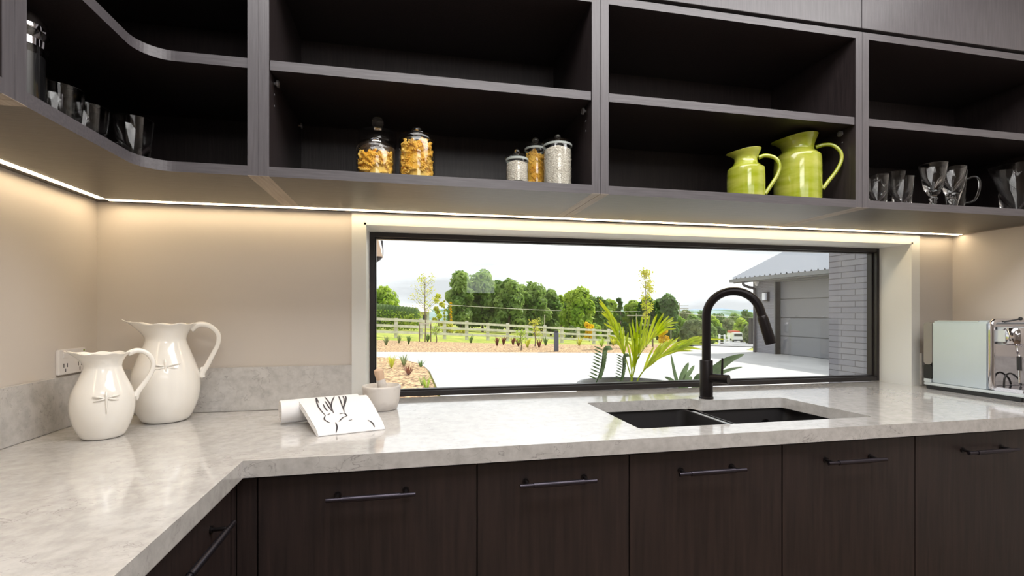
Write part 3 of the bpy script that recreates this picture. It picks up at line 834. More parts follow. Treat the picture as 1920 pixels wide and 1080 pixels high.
MB().lathe(pr, 56, fn=lambda r, z, th, k: ((r + .022 * max(0, math.cos(th - a)) ** 8 * max(0, (z - .13) / .07)) * math.cos(th), (r + .022 * max(0, math.cos(th - a)) ** 8 * max(0, (z - .13) / .07)) * math.sin(th), z)).build('vessel', 'solidglass', t, smooth=2)
MB().lathe([(.03, .001), (.045, .001), (.046, .010), (.0001, .011)], 32).build('thick_base', 'solidglass', t, smooth=True)
MB().tube(spline(hp([(.062, .18), (.085, .185), (.10, .165), (.10, .11), (.085, .07), (.055, .055)], a + PI + .7), 6), .005, 10).build('handle', 'solidglass', t, smooth=True)
mb = MB(); aa = jugdir(3.43, -.352); tx, ty = -math.sin(aa), math.cos(aa)
for (u, v, q) in ((0, 0, .004), (-.007, .003, .0032), (.007, .003, .0032), (-.012, .006, .0022), (.012, .006, .0022), (0, -.006, .0028)):
    mb.ball((.0605 * math.cos(aa) + u * tx, .0605 * math.sin(aa) + u * ty, .155 + v), q, 8)
mb.build('bee_relief', 'solidglass', t, smooth=True)

# ------------------------------------------------------------------ mortar, towels
t = tag(empty('mortar', (.921, -.080, .9003)), 'pale marble mortar bowl at the left end of the window sill', 'mortar')
MB().lathe([(.0001, 0), (.050, 0), (.055, .004), (.062, .035), (.0665, .078), (.0665, .083), (.064, .085), (.060, .084), (.056, .07), (.045, .03), (.0001, .018)], 48).build('bowl', 'marble', t, smooth=True)
t = tag(empty('pestle', (.921, -.080, .9003)), 'wooden and marble pestle leaning in the mortar', 'pestle')
MB().tube([(.016, -.005, .032), (.010, -.006, .047), (-.003, -.009, .106)], [.012, .020, .0150], 22).build('marble_head', 'marble', t, smooth=2)
MB().tube([(-.003, -.009, .106), (-.009, -.011, .132), (-.010, -.0115, .139), (-.0105, -.012, .144)], [.0140, .0165, .016, .009], 22).build('wooden_handle', 'beech', t, smooth=2)

# rolled towel: spiral sheet
rt = MB(); pts = []; turns = 3.72; n = 130; r0, r1 = .007, .0375
for k in range(n + 1):
    a = 2 * PI * turns * k / n; r = r0 + (r1 - r0) * k / n; pts.append((r * math.cos(a) * 1.06, r * math.sin(a)))
nr = [(p[0] * (1 - .0055 / max(.008, math.hypot(*p))), p[1] * (1 - .0055 / max(.008, math.hypot(*p)))) for p in pts]
vs = []
for (X0, X1) in ((0, .235),):
    for p, q in zip(pts, nr): vs += [(X0, p[0], p[1]), (X0, q[0], q[1]), (X1, p[0], p[1]), (X1, q[0], q[1])]
fs = []
for k in range(n):
    a = 4 * k; b = a + 4; fs += [(a, b, b + 2, a + 2), (a + 1, a + 3, b + 3, b + 1), (a, a + 1, b + 1, b), (a + 2, b + 2, b + 3, a + 3)]
rt.add(vs, fs)
o = rt.build('rolled_towel', 'cloth', None, smooth=2); o.location = (.628, -.262, .9385); o.rotation_euler = (0, 0, .36)
tag(o, 'white tea towel rolled up, lying behind the folded one', 'towel')

# folded towel draped over the roll: surface from 4 corners, px -> plane points taken on the worktop/roll heights


def on_plane(px, py, z):
    u = (px - 960) / FPX; v = -(py - HY) / FPX; c, s = math.cos(YAW), math.sin(YAW)
    d = Vector((c * u + s, -s * u + c, v)); k = (z - CZ) / v; return Vector((CX, CY, CZ)) + d * k


TA = on_plane(553, 745, .974); TB = on_plane(684, 737, .974); TC_ = on_plane(722, 798, .912); TD = on_plane(597, 811, .912)
tt = tag(empty('folded_towel', (TD + TC_) / 2 - Vector((0, 0, .012))), 'folded white tea towel with a grey line drawing of long ears', 'towel')
org = Vector(tt.location)


def tw(u, v, off=0):
    a = TA.lerp(TB, u); b = TD.lerp(TC_, u); p = a.lerp(b, v)
    p.z += .012 * math.sin(PI * v) * (1 - v) + off + (-.009 * ((v - .86) / .14) ** 2 if v > .86 else 0) - (.010 * ((.12 - v) / .12) ** 2 if v < .12 else 0)
    return p - org


for layer in range(3):
    mb = MB(); NU, NV = 14, 20; th_ = .0042; off = -layer * .0048; du = layer * .010
    vs = []
    for s_ in (0, 1):
        for i in range(NU + 1):
            for j in range(NV + 1):
                u = -.0 + du * (-.6 if layer else 0) + i / NU * (1 + du * .3); v = min(1, j / NV * (1 + layer * .006))
                p = tw(u, v, off - s_ * th_); p.z = max(p.z, .9006 - org.z + (0 if s_ else .0006)); vs.append(p)
    K = (NU + 1) * (NV + 1)
    fs = []
    for i in range(NU):
        for j in range(NV):
            a = i * (NV + 1) + j; b = a + NV + 1
            fs += [(a, b, b + 1, a + 1), (K + a, K + a + 1, K + b + 1, K + b)]
    for i in range(NU):
        a = i * (NV + 1); b = a + NV + 1; fs += [(a, K + a, K + b, b), (a + NV, b + NV, K + b + NV, K + a + NV)]
    for j in range(NV):
        a = j; fs += [(a, a + 1, K + a + 1, K + a)]; a = NU * (NV + 1) + j; fs += [(a, K + a, K + a + 1, a + 1)]
    mb.add(vs, fs); mb.build('cloth_layer', 'cloth', tt, smooth=2)


def uvof(zx, zy):
    """position on the towel of a zoom pixel (6x, origin 480,660)"""
    px, py = 480 + zx / 6, 660 + zy / 6
    A, B, Cc, D = (553, 742), (682, 735), (722, 796), (597, 810)
    u, v = .5, .5
    for _ in range(30):
        x = (1 - v) * ((1 - u) * A[0] + u * B[0]) + v * ((1 - u) * D[0] + u * Cc[0]); y = (1 - v) * ((1 - u) * A[1] + u * B[1]) + v * ((1 - u) * D[1] + u * Cc[1])
        u += (px - x) / 128 - (py - y) * .5 / 68 * .3; v += (py - y) / 68
    return u, v


strokes = [[(662, 482), (672, 560), (700, 640), (735, 690), (780, 735)], [(662, 485), (680, 545), (705, 600)], [(740, 470), (775, 530), (820, 600), (850, 670), (872, 712)], [(770, 575), (810, 640), (850, 690)],
           [(750, 610), (775, 660), (805, 692)], [(875, 470), (862, 530), (846, 590), (846, 650), (870, 710)], [(905, 470), (930, 540), (955, 610), (985, 690)], [(945, 475), (975, 530), (985, 600), (980, 660), (988, 700)],
           [(965, 470), (1000, 520), (1000, 590), (985, 650)], [(780, 735), (770, 775), (830, 805)], [(805, 730), (830, 715)], [(935, 715), (985, 708)], [(930, 790), (975, 750), (1020, 735)], [(1035, 780), (1075, 768)], [(890, 800), (905, 840), (893, 875)], [(1255, 770), (1300, 790), (1330, 818)], [(990, 705), (1020, 738)]]
mb = MB()
for st in strokes:
    P = []
    for zx, zy in st: u, v = uvof(zx, zy); P.append((u, v, 0))
    P = spline(P, 5); Q = [tw(min(1, max(0, p.x)), min(.995, max(0.0, p.y)), .0012) for p in P]
    wds = [.0022 * (.35 + .65 * math.sin(PI * (k + .5) / len(Q))) for k in range(len(Q))]
    vs = []
    for k, p in enumerate(Q):
        d = (Q[min(k + 1, len(Q) - 1)] - Q[max(0, k - 1)]); s_ = Vector((-d.y, d.x, 0)); s_ = s_.normalized() if s_.length > 1e-9 else Vector((1, 0, 0))
        s_ = Vector((1, 0, 0)) if abs(s_.x) > .7 else s_
        vs += [p + s_ * wds[k], p - s_ * wds[k]]
    mb.add(vs, [(2 * k, 2 * k + 1, 2 * k + 3, 2 * k + 2) for k in range(len(Q) - 1)])
mb.build('printed_drawing', 'ink', tt)

# ------------------------------------------------------------------ coffee machine
ux0, ux1, uy0, uy1 = 3.300, 3.552, -.335, -.075
t = tag(empty('coffee_machine', (3.43, -.2, .9003)), 'stainless steel coffee machine in the right corner of the worktop', 'coffee machine')


def cmx(mb, nm, m, **k):
    return mb.build(nm, m, t, loc=(-3.43, .2, 0), **k)


def rbox(mb, x0, x1, y0, y1, z0, z1, r, n=5, back=True):
    """box whose outline in the YZ plane is rounded, extruded in X"""
    pts = []
    for (cy, cz, a0) in ((y1 - r, z1 - r, 0), (y0 + r, z1 - r, 90), (y0 + r, z0 + r, 180), (y1 - r, z0 + r, 270)):
        for k in range(n + 1):
            a = math.radians(a0 + 90 * k / n); pts.append((cy + r * math.cos(a), cz + r * math.sin(a)))
    m = len(pts)
    mb.add([(x0, p[0], p[1]) for p in pts] + [(x1, p[0], p[1]) for p in pts], [tuple(range(m)), tuple(range(m, 2 * m))[::-1]] + [(i, m + i, m + (i + 1) % m, (i + 1) % m) for i in range(m)])
    return mb


cmx(MB().box(ux0, ux1, uy0 - .004, -.118, .026, .305), 'body', 'machine', smooth=2, bevel=.007)
cmx(MB().box(ux0 - .003, ux1, -.46, -.085, .018, .030), 'base_tray', 'steel', bevel=.003)
cmx(MB().box(ux0 + .004, ux1 - .01, -.45, -.09, .0, .018), 'foot_plinth', 'darkplastic', bevel=.003)
cmx(rbox(MB(), ux0 + .004, ux1 - .02, -.117, -.080, .110, .300, .014), 'water_tank', 'greyplastic', smooth=2)
cmx(rbox(MB(), ux0 + .004, ux1 - .02, -.117, -.080, .046, .109, .010), 'water_tank', 'darkplastic', smooth=2)
cmx(MB().box(ux0 - .003, ux1, -.115, -.085, .030, .046), 'rear_step', 'steel', bevel=.002)
# chrome tube frame around the front
fr = [(ux0 + .006, -.345, .045), (ux0 + .006, -.345, .29)]
cmx(MB().tube(spline([(ux0 + .030, -.347, .036), (ux0 + .012, -.347, .040), (ux0 + .006, -.347, .06), (ux0 + .006, -.347, .18), (ux0 + .006, -.347, .285), (ux0 + .014, -.347, .303), (ux0 + .035, -.347, .307), (ux0 + .14, -.347, .307), (ux1 - .02, -.347, .307), (ux1 - .004, -.347, .29), (ux1 - .004, -.347, .06)], 5), .0110, 16), 'front_frame', 'chrome', smooth=2)
cmx(MB().box(ux0 + .01, ux1 - .01, -.3425, -.3392, .045, .295), 'front_panel', 'chrome')
cmx(MB().box(ux0 + .005, ux1 - .005, -.455, -.345, .030, .046), 'drip_tray', 'chrome', bevel=.004)
cmx(MB().box(ux0 + .012, ux1 - .012, -.40, -.3426, .215, .285), 'group_hood', 'steel', bevel=.012)
for gx in (.048, .135):
    g_ = cmx(MB().lathe([(.0001, 0), (.024, 0), (.032, .006), (.035, .02), (.035, .058), (.028, .068), (.0001, .070)], 30), 'group_head', 'chrome', smooth=2)
    g_.location = (ux0 + gx - 3.43, -.395 + .2, .214)
cmx(MB().tube(spline([(ux0 + .052, -.40, .215), (ux0 + .050, -.405, .190), (ux0 + .035, -.42, .170), (ux0 + .028, -.425, .120), (ux0 + .022, -.430, .070)], 5), .0045, 10), 'steam_wand', 'chrome', smooth=2)
cmx(MB().tube([(ux0 + .034, -.42, .172), (ux0 + .028, -.425, .118)], .0075, 12), 'wand_grip', 'darkplastic', smooth=2)
cmx(MB().tube(spline([(ux0 + .06, -.405, .215), (ux0 + .085, -.43, .20), (ux0 + .075, -.43, .175), (ux0 + .045, -.425, .162)], 5), .004, 10), 'water_pipe', 'chrome', smooth=2)
cmx(MB().tube(spline([(ux0 + .05, -.36, .046), (ux0 + .055, -.36, .085), (ux0 + .085, -.36, .098), (ux0 + .125, -.36, .075), (ux0 + .14, -.36, .048)], 5), .0035, 8), 'cable', 'darkplastic', smooth=2)
cmx(MB().tube([(ux0 + .05, -.36, .305), (ux0 + .085, -.385, .316)], .003, 8).ball((ux0 + .090, -.389, .318), .007), 'steam_lever', 'darkplastic', smooth=2)
cmx(MB().box(ux0 + .004, ux0 + .010, -.30, -.14, .305, .308).box(ux1 - .01, ux1 - .004, -.30, -.14, .305, .308).box(ux0 + .01, ux1 - .01, -.302, -.298, .305, .308), 'cup_rail', 'steel')

# ================================================================== outdoors


def hgt(x, y):
    q = min(1, max(0, (y - 17) / 12)); q = q * q * (3 - 2 * q)
    return -.2 + q * (-.060 * (min(x, 90) + .83) + .1) - .012 * max(0, y - 30) * (1 if y < 120 else 1)


def ground(name, x0, x1, y0, y1, nx, ny, m, off=0, clip=None):
    vs = []; fs = []
    for j in range(ny + 1):
        for i in range(nx + 1):
            x = x0 + (x1 - x0) * i / nx; y = y0 + (y1 - y0) * j / ny
            vs.append((x, y, hgt(x, y) + off))
    for j in range(ny):
        for i in range(nx):
            a = j * (nx + 1) + i; fs.append((a, a + 1, a + nx + 2, a + nx + 1))
    return MB().add(vs, fs).build(name, m, smooth=True)


struct(ground('ground_meadow', -60, 220, 14, 260, 70, 60, 'grass', -.02))
o = MB().add([(-60, .2, -.25), (220, .2, -.25), (220, 15, -.25), (-60, 15, -.25)], [(0, 1, 2, 3)]).build('ground_front', 'grass'); struct(o)


def slab(name, pts, m, z0=-.24, z1=-.2):
    n = len(pts); return struct(MB().prism([(p[0], p[1]) for p in pts], z0, z1).build(name, m))


slab('driveway', [(1.56, .25), (14, .25), (14, 15.2), (16, 17.2), (17, 18.0), (13.2, 17.6), (11.4, 15.0), (9.9, 14.5), (7.4, 15.2), (3.5, 16.2), (-.16, 17.1), (-14, 19.6), (-14, 17.2), (0, 14.65), (.5, 14.2), (.95, 13.4), (1.3, 12.5), (1.45, 11.6), (1.54, 10.4), (1.56, 8)], 'concrete')


def ribbon(name, pts, wd, m, off):
    vs = []; P = spline([(x, y, 0) for x, y in pts], 8)
    for k, p in enumerate(P):
        d = (P[min(k + 1, len(P) - 1)] - P[max(0, k - 1)]).normalized(); s_ = Vector((-d.y, d.x, 0)); w_ = wd[0] + (wd[1] - wd[0]) * k / (len(P) - 1)
        for q in (p + s_ * w_ / 2, p - s_ * w_ / 2): vs.append((q.x, q.y, hgt(q.x, q.y) + off))
    return struct(MB().add(vs, [(2 * k, 2 * k + 1, 2 * k + 3, 2 * k + 2) for k in range(len(P) - 1)]).build(name, m))


ribbon('road', [(14.5, 17), (19, 23), (30, 38), (50, 64), (75, 98), (92, 125)], (5.5, 5), 'road', .04)
# bark beds
o = MB().prism([(-14, .3), (1.50, .3), (1.50, 8), (1.48, 10.4), (1.39, 11.6), (1.25, 12.4), (.9, 13.3), (.45, 14.1), (-.05, 14.55), (-14, 17.1)], -.24, -.165).build('bark_mulch_bed', 'mulch'); o['kind'] = 'stuff'; tag(o, 'tan bark mulch bed at the left of the driveway', 'mulch bed', kind='stuff')
vs = []; fs = []
P0 = [(-14, 19.7), (-.2, 17.2), (3.5, 16.3), (7.4, 15.3), (9.9, 14.6), (11.3, 15.1), (12.6, 17.2)]
P1 = [(-14, 24.5), (-.2, 23.6), (4.5, 22.6), (9.5, 22.4), (13, 21.8), (14.5, 21.5), (15.2, 21.0)]
for (a, b) in zip(P0, P1):
    for k in range(4):
        q = k / 3; x = a[0] + (b[0] - a[0]) * q; y = a[1] + (b[1] - a[1]) * q; vs.append((x, y, hgt(x, y) + (.045 if k else -.01)))
for i in range(len(P0) - 1):
    for k in range(3): a = i * 4 + k; fs.append((a, a + 1, a + 5, a + 4))
o = MB().add(vs, fs).build('bark_mulch_bed', 'mulch'); tag(o, 'bark mulch bed beyond the driveway in front of the rail fence', 'mulch bed', kind='stuff')

# house walls outside: brick return wall, eave, left gutter corner
struct(bx('wall_brick', 'brick', 4.97, 5.22, .2, 2.13, -.25, 2.75))
struct(MB().box(-2, 5.4, .2, .82, 2.42, 2.5).box(-2, 5.4, .78, .84, 2.36, 2.56).build('trim_eave', 'fascia'))
a0 = far(704, 5.2, py=446); a1 = far(716, 4.4, py=440)
t = tag(empty('roof_gutter', (far(706, 5.2, py=475))), 'end of a pale roof gutter at the top left corner of the window', 'gutter')
o_ = Vector(t.location)
A = far(718, 5.3, py=484) - o_; B = far(703, 3.6, py=425) - o_
sd = Vector((-.16, 0, .0)); upv = Vector((0, 0, .075))
MB().add([A, A + sd, A + sd + upv, A + upv, B, B + sd, B + sd + upv, B + upv], [(0, 1, 2, 3), (4, 7, 6, 5), (0, 4, 5, 1), (1, 5, 6, 2), (2, 6, 7, 3), (3, 7, 4, 0)]).build('gutter_channel', 'roofw', t)
a = far(711, 5.2, py=462) - o_
MB().tube(spline([a + Vector((0, 0, .06)), a, a + Vector((0, 0, -.09)), a + Vector((-.05, 0, -.135)), a + Vector((-.14, 0, -.14))], 5), .04, 14).build('downpipe_elbow', 'darkpipe', t, smooth=2)

# garage
GX = 13.6
t = tag(empty('garage', (GX, 12, -.25)), 'grey brick garage with a pale ribbed roof seen at the right through the window', 'garage')


def gm(mb, nm, m, par=None, **k):
    o = mb.build(nm, m, par or t, **k)
    if par is None: o.location = (-GX, -12, .25)
    return o


gm(MB().box(GX, GX + .2, 13.15, 14.30, -.3, 2.6).box(GX, GX + .2, 6.0, 7.8, -.3, 2.6).box(GX, GX + .2, 7.8, 13.15, 2.36, 2.6).box(GX + .2, GX + 7, 14.1, 14.30, -.3, 2.6).box(GX + .2, GX + 7, 6, 6.2, -.3, 2.6), 'wall', 'brick')
for z in range(5): pass
gd = MB()
for k in range(4): gd.box(GX + .22, GX + .28, 7.8, 13.15, -.2 + k * .64 + .022, -.2 + (k + 1) * .64 - .012)
gd.box(GX + .275, GX + .29, 7.8, 13.15, -.2, 2.36)
gm(gd, 'garage_door', 'garagedoor')
gm(MB().box(GX - .02, GX + .22, 13.15, 13.20, -.2, 2.36).box(GX - .02, GX + .22, 7.8, 13.2, 2.33, 2.38), 'door_jamb', 'fascia')
gm(MB().box(GX - .50, GX - .46, 5.7, 14.75, 2.36, 2.50).box(GX - .46, GX, 5.7, 14.7, 2.40, 2.42), 'fascia', 'fascia')
gm(MB().box(GX - .63, GX - .50, 5.7, 14.82, 2.40, 2.52), 'gutter', 'fascia')
rf = MB(); pitch = math.tan(math.radians(25)); xr0, xr1 = GX - .56, GX + 3.6
ny = 36; yy0, yy1 = 5.7, 14.75; vs = []
for k in range(ny * 4 + 1):
    y = yy0 + (yy1 - yy0) * k / (ny * 4); h_ = .035 if k % 4 in (1, ) else 0
    h_ = .085 if k % 4 == 0 else 0
    vs += [(xr0, y, 2.50 + h_), (xr1, y, 2.50 + (xr1 - xr0) * pitch + h_), ]
rf.add(vs, [(2 * k, 2 * k + 1, 2 * k + 3, 2 * k + 2) for k in range(ny * 4)])
rf.add([(xr1, yy0, 2.50 + (xr1 - xr0) * pitch), (xr1, yy1, 2.50 + (xr1 - xr0) * pitch), (xr1 + 4, yy1, 2.5), (xr1 + 4, yy0, 2.5)], [(0, 1, 2, 3)])
gm(rf, 'roof', 'roofm')
gm(MB().add([(GX, 14.2, 2.6), (GX + 7, 14.2, 2.6), (GX + 3.1, 14.2, 4.1)], [(0, 1, 2)]), 'gable_wall', 'brick')
gm(MB().tube(spline([(GX - .56, 14.1, 2.42), (GX - .55, 14.1, 2.28), (GX - .35, 14.1, 2.20), (GX - .12, 14.12, 2.15), (GX - .07, 14.12, 1.95), (GX - .07, 14.12, .6), (GX - .07, 14.12, -.2)], 5), .05, 12), 'downpipe', 'darkpipe', smooth=2)
t2 = tag(empty('wall_lantern', (GX - .06, 13.52, 1.83)), 'small white and black wall lantern left of the garage door', 'lamp')
MB().box(-.05, .055, -.09, .09, -.17, .17).build('bracket', 'darkpipe', t2); MB().box(-.13, -.052, -.07, .07, -.13, .13).build('lamp_glass', 'shell', t2)
t2 = tag(empty('security_light', (GX - .14, 13.93, 2.32)), 'small white sensor light under the garage eave', 'lamp')
MB().box(-.07, .04, -.07, .07, .0, .06).build('housing', 'plastic', t2); MB().lathe([(.0001, -.09), (.05, -.07), (.06, -.02), (.05, 0)], 16).build('sensor', 'plastic', t2, smooth=True)

# rail fence
FA, FB_ = far(640, 27), far(1168, 39)
npost = 15
t = tag(empty('rail_fence', ((FA.x + FB_.x) / 2, (FA.y + FB_.y) / 2, hgt((FA.x + FB_.x) / 2, (FA.y + FB_.y) / 2))), 'weathered post and rail fence across the meadow', 'fence')
o_ = Vector(t.location); pp = []
for k in range(npost):
    q = k / (npost - 1); x = FA.x + (FB_.x - FA.x) * q; y = FA.y + (FB_.y - FA.y) * q; pp.append(Vector((x, y, hgt(x, y))))
    MB().box(-.10, .10, -.09, .09, -.15, 1.12 + .05 * (k % 2)).build('post', 'rail', t, loc=tuple(pp[-1] - o_))
d_ = (FB_ - FA).normalized(); nrm = Vector((d_.y, -d_.x, 0)) * .11
for z in (.30, .66, 1.02):
    mb = MB()
    for a, b in zip(pp[:-1], pp[1:]):
        A = a - o_ + nrm; B = b - o_ + nrm; h_ = Vector((0, 0, .15)); n2 = Vector((nrm.x, nrm.y, 0)) * .3
        A = A + Vector((0, 0, z - .07)); B = B + Vector((0, 0, z - .07))
        mb.add([A, B, B + h_, A + h_, A + n2, B + n2, B + n2 + h_, A + n2 + h_], [(0, 1, 2, 3), (4, 7, 6, 5), (0, 4, 5, 1), (3, 2, 6, 7), (1, 5, 6, 2), (0, 3, 7, 4)])
    mb.build('rail', 'rail', t)

# bollards
for (px, Z, h, lb) in ((1043, 18.6, .70, 'dark grey round bollard in the bark bed'), (1409, 23.5, .86, 'dark square post near the road beside the garage')):
    p = far(px, Z); z = hgt(p.x, p.y)
    t = tag(empty('bollard', (p.x, p.y, z)), lb, 'bollard')
    if px < 1200:
        MB().lathe([(.09, -.1), (.09, h), (.075, h + .01)], 20).build('post', 'bollard', t, smooth=2); MB().lathe([(.07, h + .01), (.07, h + .04), (.095, h + .05), (.095, h + .07), (.0001, h + .075)], 20).build('cap', 'darkpipe', t, smooth=2)
    else:
        MB().box(-.09, .09, -.09, .09, -.1, h + .35).build('post', 'darkpipe', t)
        MB().box(-.10, .10, -.10, .10, h + .35, h + .39).build('cap', 'darkpipe', t)

# ------------------------------------------------------------------ vegetation


def leaves(mb, c, rad, n, size, rg, sq=(1, 1, 1)):
    for _ in range(n):
        while True:
            d = Vector((rg.uniform(-1, 1), rg.uniform(-1, 1), rg.uniform(-1, 1)))
            if .05 < d.length <= 1: break
        d = d.normalized() * (rg.random() ** .35)
        p = Vector((c[0] + d.x * rad * sq[0], c[1] + d.y * rad * sq[1], c[2] + d.z * rad * sq[2]))
        nn = (d + Vector((rg.uniform(-.8, .8), rg.uniform(-.8, .8), rg.uniform(-.4, .9)))).normalized(); a = nn.orthogonal().normalized(); b = nn.cross(a)
        an = rg.random() * PI; a, b = a * math.cos(an) + b * math.sin(an), b * math.cos(an) - a * math.sin(an)
        s_ = size * rg.uniform(.6, 1.3)
        mb.add([p - a * s_, p - b * s_ * .55, p + a * s_, p + b * s_ * .55 + nn * s_ * .2], [(0, 1, 2, 3)])


def tree(name, px, Z, top, width, m, label, grp, seed, shape='round', clumps=16, nl=150, ls=.26, base=None, cat='tree', cy=None, trunkr=.16):
    """top = pixel row of the crown's top, width in px"""
    rg = random.Random(seed)
    p = far(px, Z); z0 = hgt(p.x, p.y) if base is None else base
    H = CZ + (HY - top) / FPX * Z - z0; wd = width / FPX * Z / 2
    t = tag(empty(name, (p.x, p.y, z0)), label, cat, grp)
    cb = H * (.04 if shape == 'round' else .02)
    mb = MB(); core = MB()
    for k in range(clumps):
        f = (k + .5) / clumps; z = cb + (H - cb) * (.10 + .80 * f)
        prof = math.sqrt(max(.04, 1 - ((f - .42) / .62) ** 2)) if shape == 'round' else max(.12, 1 - f) ** .8
        a = k * 2.4 + rg.random(); rr = wd * prof * rg.uniform(.35, .72)
        cr_ = wd * (.42 if shape == 'round' else .38 * max(.35, 1 - f * .8)) * rg.uniform(.85, 1.15)
        c = (rr * math.cos(a), rr * math.sin(a), min(z, H - cr_ * .7))
        leaves(mb, c, cr_, nl, ls, rg)
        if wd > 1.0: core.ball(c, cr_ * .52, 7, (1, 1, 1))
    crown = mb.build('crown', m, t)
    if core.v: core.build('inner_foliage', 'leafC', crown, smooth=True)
    MB().tube([(0, 0, -.2), (rg.uniform(-.1, .1), 0, H * .3), (rg.uniform(-.2, .2), 0, H * .6)], [trunkr, trunkr * .8, trunkr * .4], 8).build('trunk', 'trunk', t, smooth=True)
    return t


tg = 'trees beyond the meadow'
# (px, Z, top, width, material, shape, label)
TR = [(716, 62, 541, 78, 'leafB', 'round', 'round green tree behind the hedge at the far left'),
      (863, 60, 507, 66, 'leafA', 'round', 'tall broad tree at the left end of the tree row, with ragged left side'),
      (905, 62, 506, 76, 'leafA', 'round', 'tallest broad tree behind the pale reflection in the pane'),
      (955, 60, 523, 70, 'leafA', 'round', 'broad tree right of the tallest tree'),
      (998, 62, 530, 66, 'leafA', 'round', 'broad tree in the middle of the tree row'),
      (1033, 64, 541, 46, 'leafA', 'round', 'lower tree behind the pale power pole'),
      (1052, 66, 546, 30, 'leafB', 'cone', 'slim light green tree right of the power pole'),
      (1084, 58, 538, 66, 'leafB', 'round', 'bright green tree behind the palm tips'),
      (1124, 62, 558, 48, 'leafA', 'round', 'green tree just left of the tall palm leaf'),
      (1162, 64, 551, 34, 'leafC', 'cone', 'pointed conifer in the gap of the palm leaves'),
      (1186, 66, 563, 44, 'leafB', 'round', 'light green tree right of the pointed conifer'),
      (1212, 64, 556, 44, 'leafC', 'round', 'dark tree behind the tall thin sapling'),
      (1250, 62, 551, 52, 'leafC', 'round', 'dark round tree left of the tap spout'),
      (1284, 120, 583, 46, 'leafG', 'round', 'grey-green tree left of the tap column'),
      (1302, 95, 592, 40, 'leafA', 'round', 'mid green tree just behind the tap column'),
      (1335, 100, 590, 34, 'leafB', 'round', 'light tree just right of the tap column'),
      (1352, 78, 613, 24, 'leafC', 'round', 'dark bush left of the white truck'),
      (1366, 140, 597, 34, 'leafG', 'round', 'pale grey-green tree above the truck'),
      (1392, 120, 598, 36, 'leafB', 'round', 'yellow-green tree right of the truck'),
      (1402, 170, 580, 34, 'leafC', 'round', 'dark tree on the skyline under the tap arch'),
      (1408, 100, 612, 30, 'leafG', 'round', 'pale shrubby tree beside the garage corner'),
      (1272, 90, 600, 30, 'leafC', 'round', 'dark shrubby tree at the foot of the utility pole'),
      (885, 70, 520, 50, 'leafC', 'round', 'darker tree filling the gap left of the tallest trees'),
      (930, 72, 522, 56, 'leafC', 'round', 'darker tree behind the gap right of the tallest tree'),
      (977, 72, 532, 56, 'leafA', 'round', 'back-row tree between the two middle trees'),
      (1016, 74, 540, 50, 'leafC', 'round', 'back-row tree left of the pale power pole'),
      (1066, 76, 548, 48, 'leafA', 'round', 'back-row tree left of the bright green tree'),
      (1106, 74, 553, 46, 'leafA', 'round', 'back-row tree right of the bright green tree'),
      (1143, 76, 561, 44, 'leafB', 'round', 'back-row light tree left of the pointed conifer'),
      (1232, 76, 566, 50, 'leafA', 'round', 'back-row tree between sapling and dark round tree'),
      (1288, 190, 587, 46, 'leafA', 'round', 'distant green tree at the left of the far skyline'),
      (1345, 190, 590, 44, 'leafC', 'round', 'distant dark tree in the skyline right of the tap column'),
      (1378, 200, 588, 40, 'leafA', 'round', 'distant green tree in the skyline above the white truck'),
      (1330, 70, 606, 34, 'leafA', 'round', 'green tree directly right of the tap column, above the gate'),
      (1300, 62, 602, 44, 'leafG', 'round', 'grey-green shrubby tree behind the tap column foot'),
      (1272, 70, 592, 40, 'leafB', 'round', 'light tree behind the utility pole foot'),
      (1425, 110, 590, 30, 'leafA', 'round', 'green tree hidden behind the garage downpipe'),
      (1318, 150, 583, 40, 'leafC', 'round', 'distant dark tree left of the tap column'), ]
for i, (px, Z, top, wd, m, sh, lb) in enumerate(TR):
    tree('leafy_tree', px, Z, top, wd, m, lb, tg, 100 + i, sh, clumps=17 if wd > 40 else 10, nl=230 if wd > 40 else 130, ls=.30 if Z < 80 else .5)

for i, (px, Z, top, wd, m, lb) in enumerate([(1105, 45, 603, 24, 'flowery', 'yellow flowering bush under the trees'), (1245, 42, 612, 20, 'flowery', 'yellow-orange flowering bush behind the palm leaves'), (1118, 50, 606, 26, 'leafB', 'light green bush beside the yellow flowering bush'),
                                             (865, 40, 618, 26, 'leafY', 'yellow-green bush behind the fence left of the big trees'), (840, 42, 604, 22, 'leafY', 'yellow bush right of the pale house'), (1000, 45, 615, 24, 'leafB', 'low light bush near the power pole'),
                                             (1075, 46, 612, 30, 'leafG', 'greyish bush at the foot of the bright green tree'), (1150, 34, 632, 12, 'leafC', 'small dark round shrub right of the fence end')]):
    tree('garden_bush', px, Z, top, wd, m, lb, 'bushes in the meadow', 300 + i, 'round', clumps=7, nl=80, ls=.14, cat='bush', trunkr=.05)
for (px, lb) in ((833, 'left of two slim yellow-green conifers by the pale house'), (845, 'right of two slim yellow-green conifers by the pale house')):
    tree('slim_conifer', px, 56, 556 if px < 840 else 560, 7, 'flowery' if px > 840 else 'leafY', lb, 'slim conifers', px, 'cone', clumps=9, nl=60, ls=.14, trunkr=.06)
tree('bronze_tree', 822, 50, 545, 22, 'leafY', 'thin-crowned yellow and bronze tree behind the staked sapling', None, 55, 'round', clumps=8, nl=60, ls=.16, trunkr=.08)
